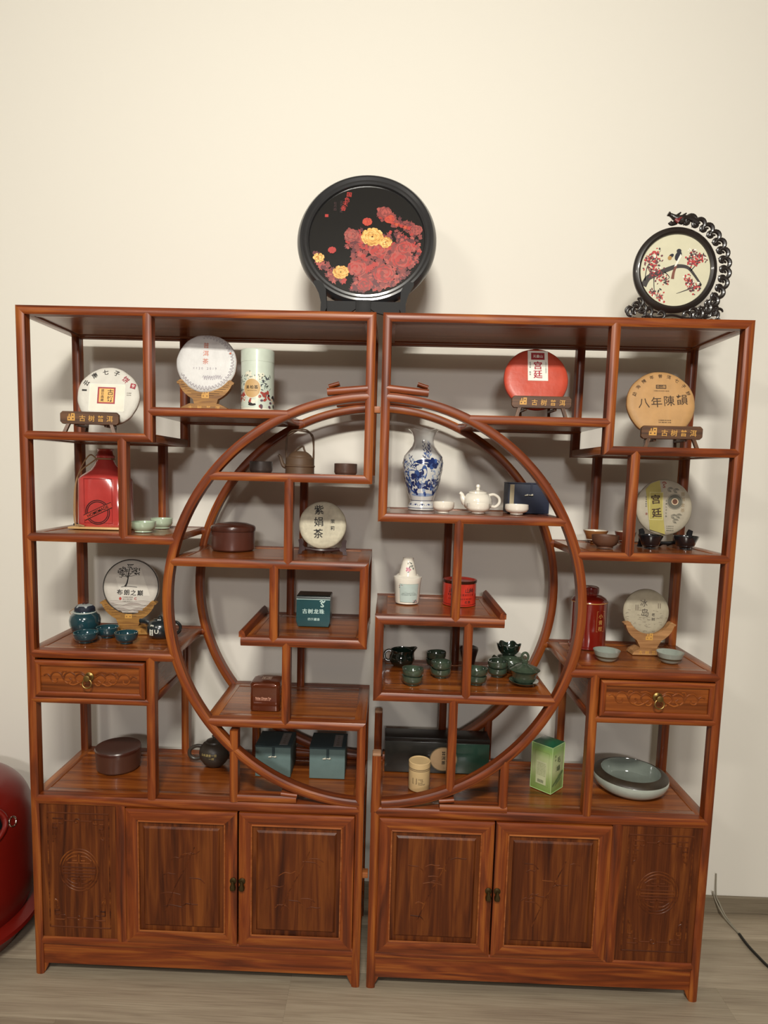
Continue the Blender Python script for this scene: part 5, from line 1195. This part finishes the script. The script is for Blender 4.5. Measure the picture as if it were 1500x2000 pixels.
for x, z in ((-.105, .066), (-.098, .078), (-.088, .062), (-.070, .052), (-.118, .050), (.060, .052), (.072, .040), (.088, .036), (.100, .050), (.108, .066), (.092, .056), (.122, .046), (.126, .030), (.120, .062), (.116, .080)): crescent(bm, x, z, .012, rn.uniform(0, 6), .0038)
tube(bm, spline([(-.132, 0, .004), (-.06, 0, .003), (0, 0, .008), (.06, 0, .003), (.138, 0, .004)], 8), .0036, 8)
tube(bm, spline([(-.08, 0, .040), (-.045, 0, .036), (0, 0, .044), (.045, 0, .036), (.085, 0, .046), (.12, 0, .085)], 8), .0036, 8)
o = build('carved_foot', bm, CB, t); o['kind'] = 'stuff'
bm = newbm()
tube(bm, spline([(.014, 0, zc+.136), (-.006, 0, zc+.142), (-.020, 0, zc+.150), (-.032, 0, zc+.156)], 5), [.010, .011, .011, .010, .010, .009, .009, .008, .008, .007, .006, .006, .005, .006, .007, .006], 10)
tube(bm, spline([(-.006, 0, zc+.132), (-.020, 0, zc+.128), (-.026, 0, zc+.133)], 5), .006, 8); tube(bm, [(.004, 0, zc+.146), (.020, 0, zc+.158)], [.005, .002], 8); tube(bm, [(-.006, 0, zc+.15), (.004, 0, zc+.16)], [.005, .002], 8)
H = build('carved_head', bm, CB, t)
bm = newbm(); tube(bm, [(-.014, -.008, zc+.138), (-.004, -.010, zc+.130)], [.004, .006], 8); tube(bm, [(-.006, -.010, zc+.136), (.004, -.009, zc+.143)], [.004, .002], 6); build('red_tongue', bm, mat('dull_red_paint', '#7a2a2c', .4), H)

# ---------------------------------------------------------------- red pod and cable
t = thing('red_pod', 'glossy red rounded shell with a dark opening, beside the left cabinet', 'pod', (-.362, .125, 0))
RP = mat('red_gloss_shell', '#6e130c', .33, coat=.2, var=.03)
prof = [(.235, .10), (.252, .14), (.264, .2), (.267, .27), (.2665, .35), (.264, .431), (.253, .488), (.235, .533), (.208, .568), (.172, .594), (.12, .612), (.06, .621), (.001, .623)]
prof = [(a_, b_ if b_ < .25 else .25+(b_-.25)*.86) for a_, b_ in prof]
prof = [(p.x, p.z) for p in spline([(a_, 0, b_) for a_, b_ in prof], 5)]
def podr(z):
    for (r0, z0), (r1, z1) in zip(prof, prof[1:]):
        if z0 <= z <= z1: return r0+(r1-r0)*(z-z0)/(z1-z0)
    return .2
bm = newbm(); lathe(bm, prof, 144)
def ang(f):
    c = f.calc_center_median(); return ((math.atan2(c.y, c.x)+.84)/.60)**2+((c.z-.465)/.07)**2
bmesh.ops.delete(bm, geom=[f for f in bm.faces if ang(f) < 1], context='FACES')
o = build('shell', bm, RP, t, smooth=60); sm = o.modifiers.new('s', 'SOLIDIFY'); sm.thickness = .012; sm.offset = -1
bm = newbm(); P = []
for i in range(41):
    a = 2*PI*i/40; th, z = -.84+.60*math.cos(a), .465+.07*math.sin(a); q = podr(z)+.001; P.append((q*math.cos(th), q*math.sin(th), z))
tube(bm, P, .008, 10); build('opening_rim', bm, RP, t)
bm = newbm(); lathe(bm, [(0, .12), (.21, .13), (.235, .3), (.23, .42), (.18, .49), (.1, .53), (0, .54)], 48); build('inner_shell', bm, mat('black_inside', '#0d0e10', .5), t)
bm = newbm(); lathe(bm, [(0, .0), (.205, .0), (.215, .008), (.25, .06), (.278, .085), (.276, .098), (.256, .104), (.238, .112), (0, .112)], 80); build('base_flange', bm, RP, t, smooth=50)
bm = newbm(); P = []
for i in range(25):
    a = 2*PI*i/24; th = -.15+.055*math.cos(a); z = .443+.014*math.sin(a); q = podr(z)+.001; P.append((q*math.cos(th), q*math.sin(th), z))
tube(bm, P, .0026, 8); build('metal_ring', bm, mat('chrome', '#c8c4bc', .15, metal=1), t)
cb = thing('cable', 'black power cable with bare grey ends by the right cabinet', 'cable', (2.30, .40, 0))
off = Vector((2.30, .40, 0))
W3 = lambda P: [Vector(p)-off for p in P]
bm = newbm(); tube(bm, spline(W3([(2.305, .30, .008), (2.306, .25, .006), (2.312, .20, .006), (2.325, .14, .006), (2.37, .05, .006), (2.45, -.08, .006), (2.6, -.2, .006), (2.8, -.3, .006)]), 8), .0045, 10); build('sheath', bm, mat('black_rubber', '#1d1b17', .5), cb)
for k, dx in enumerate((-.005, .004)):
    bm = newbm(); tube(bm, spline(W3([(2.270+dx, .422 if k else .417, .15 if k else .085), (2.272+dx, .414, .075), (2.280+dx, .404, .05), (2.292+dx*.8, .375, .020), (2.300+dx*.5, .34, .010), (2.305, .30, .008)]), 8), .0024, 8); build('wire', bm, mat('grey_wire', '#8b8474', .6), cb)
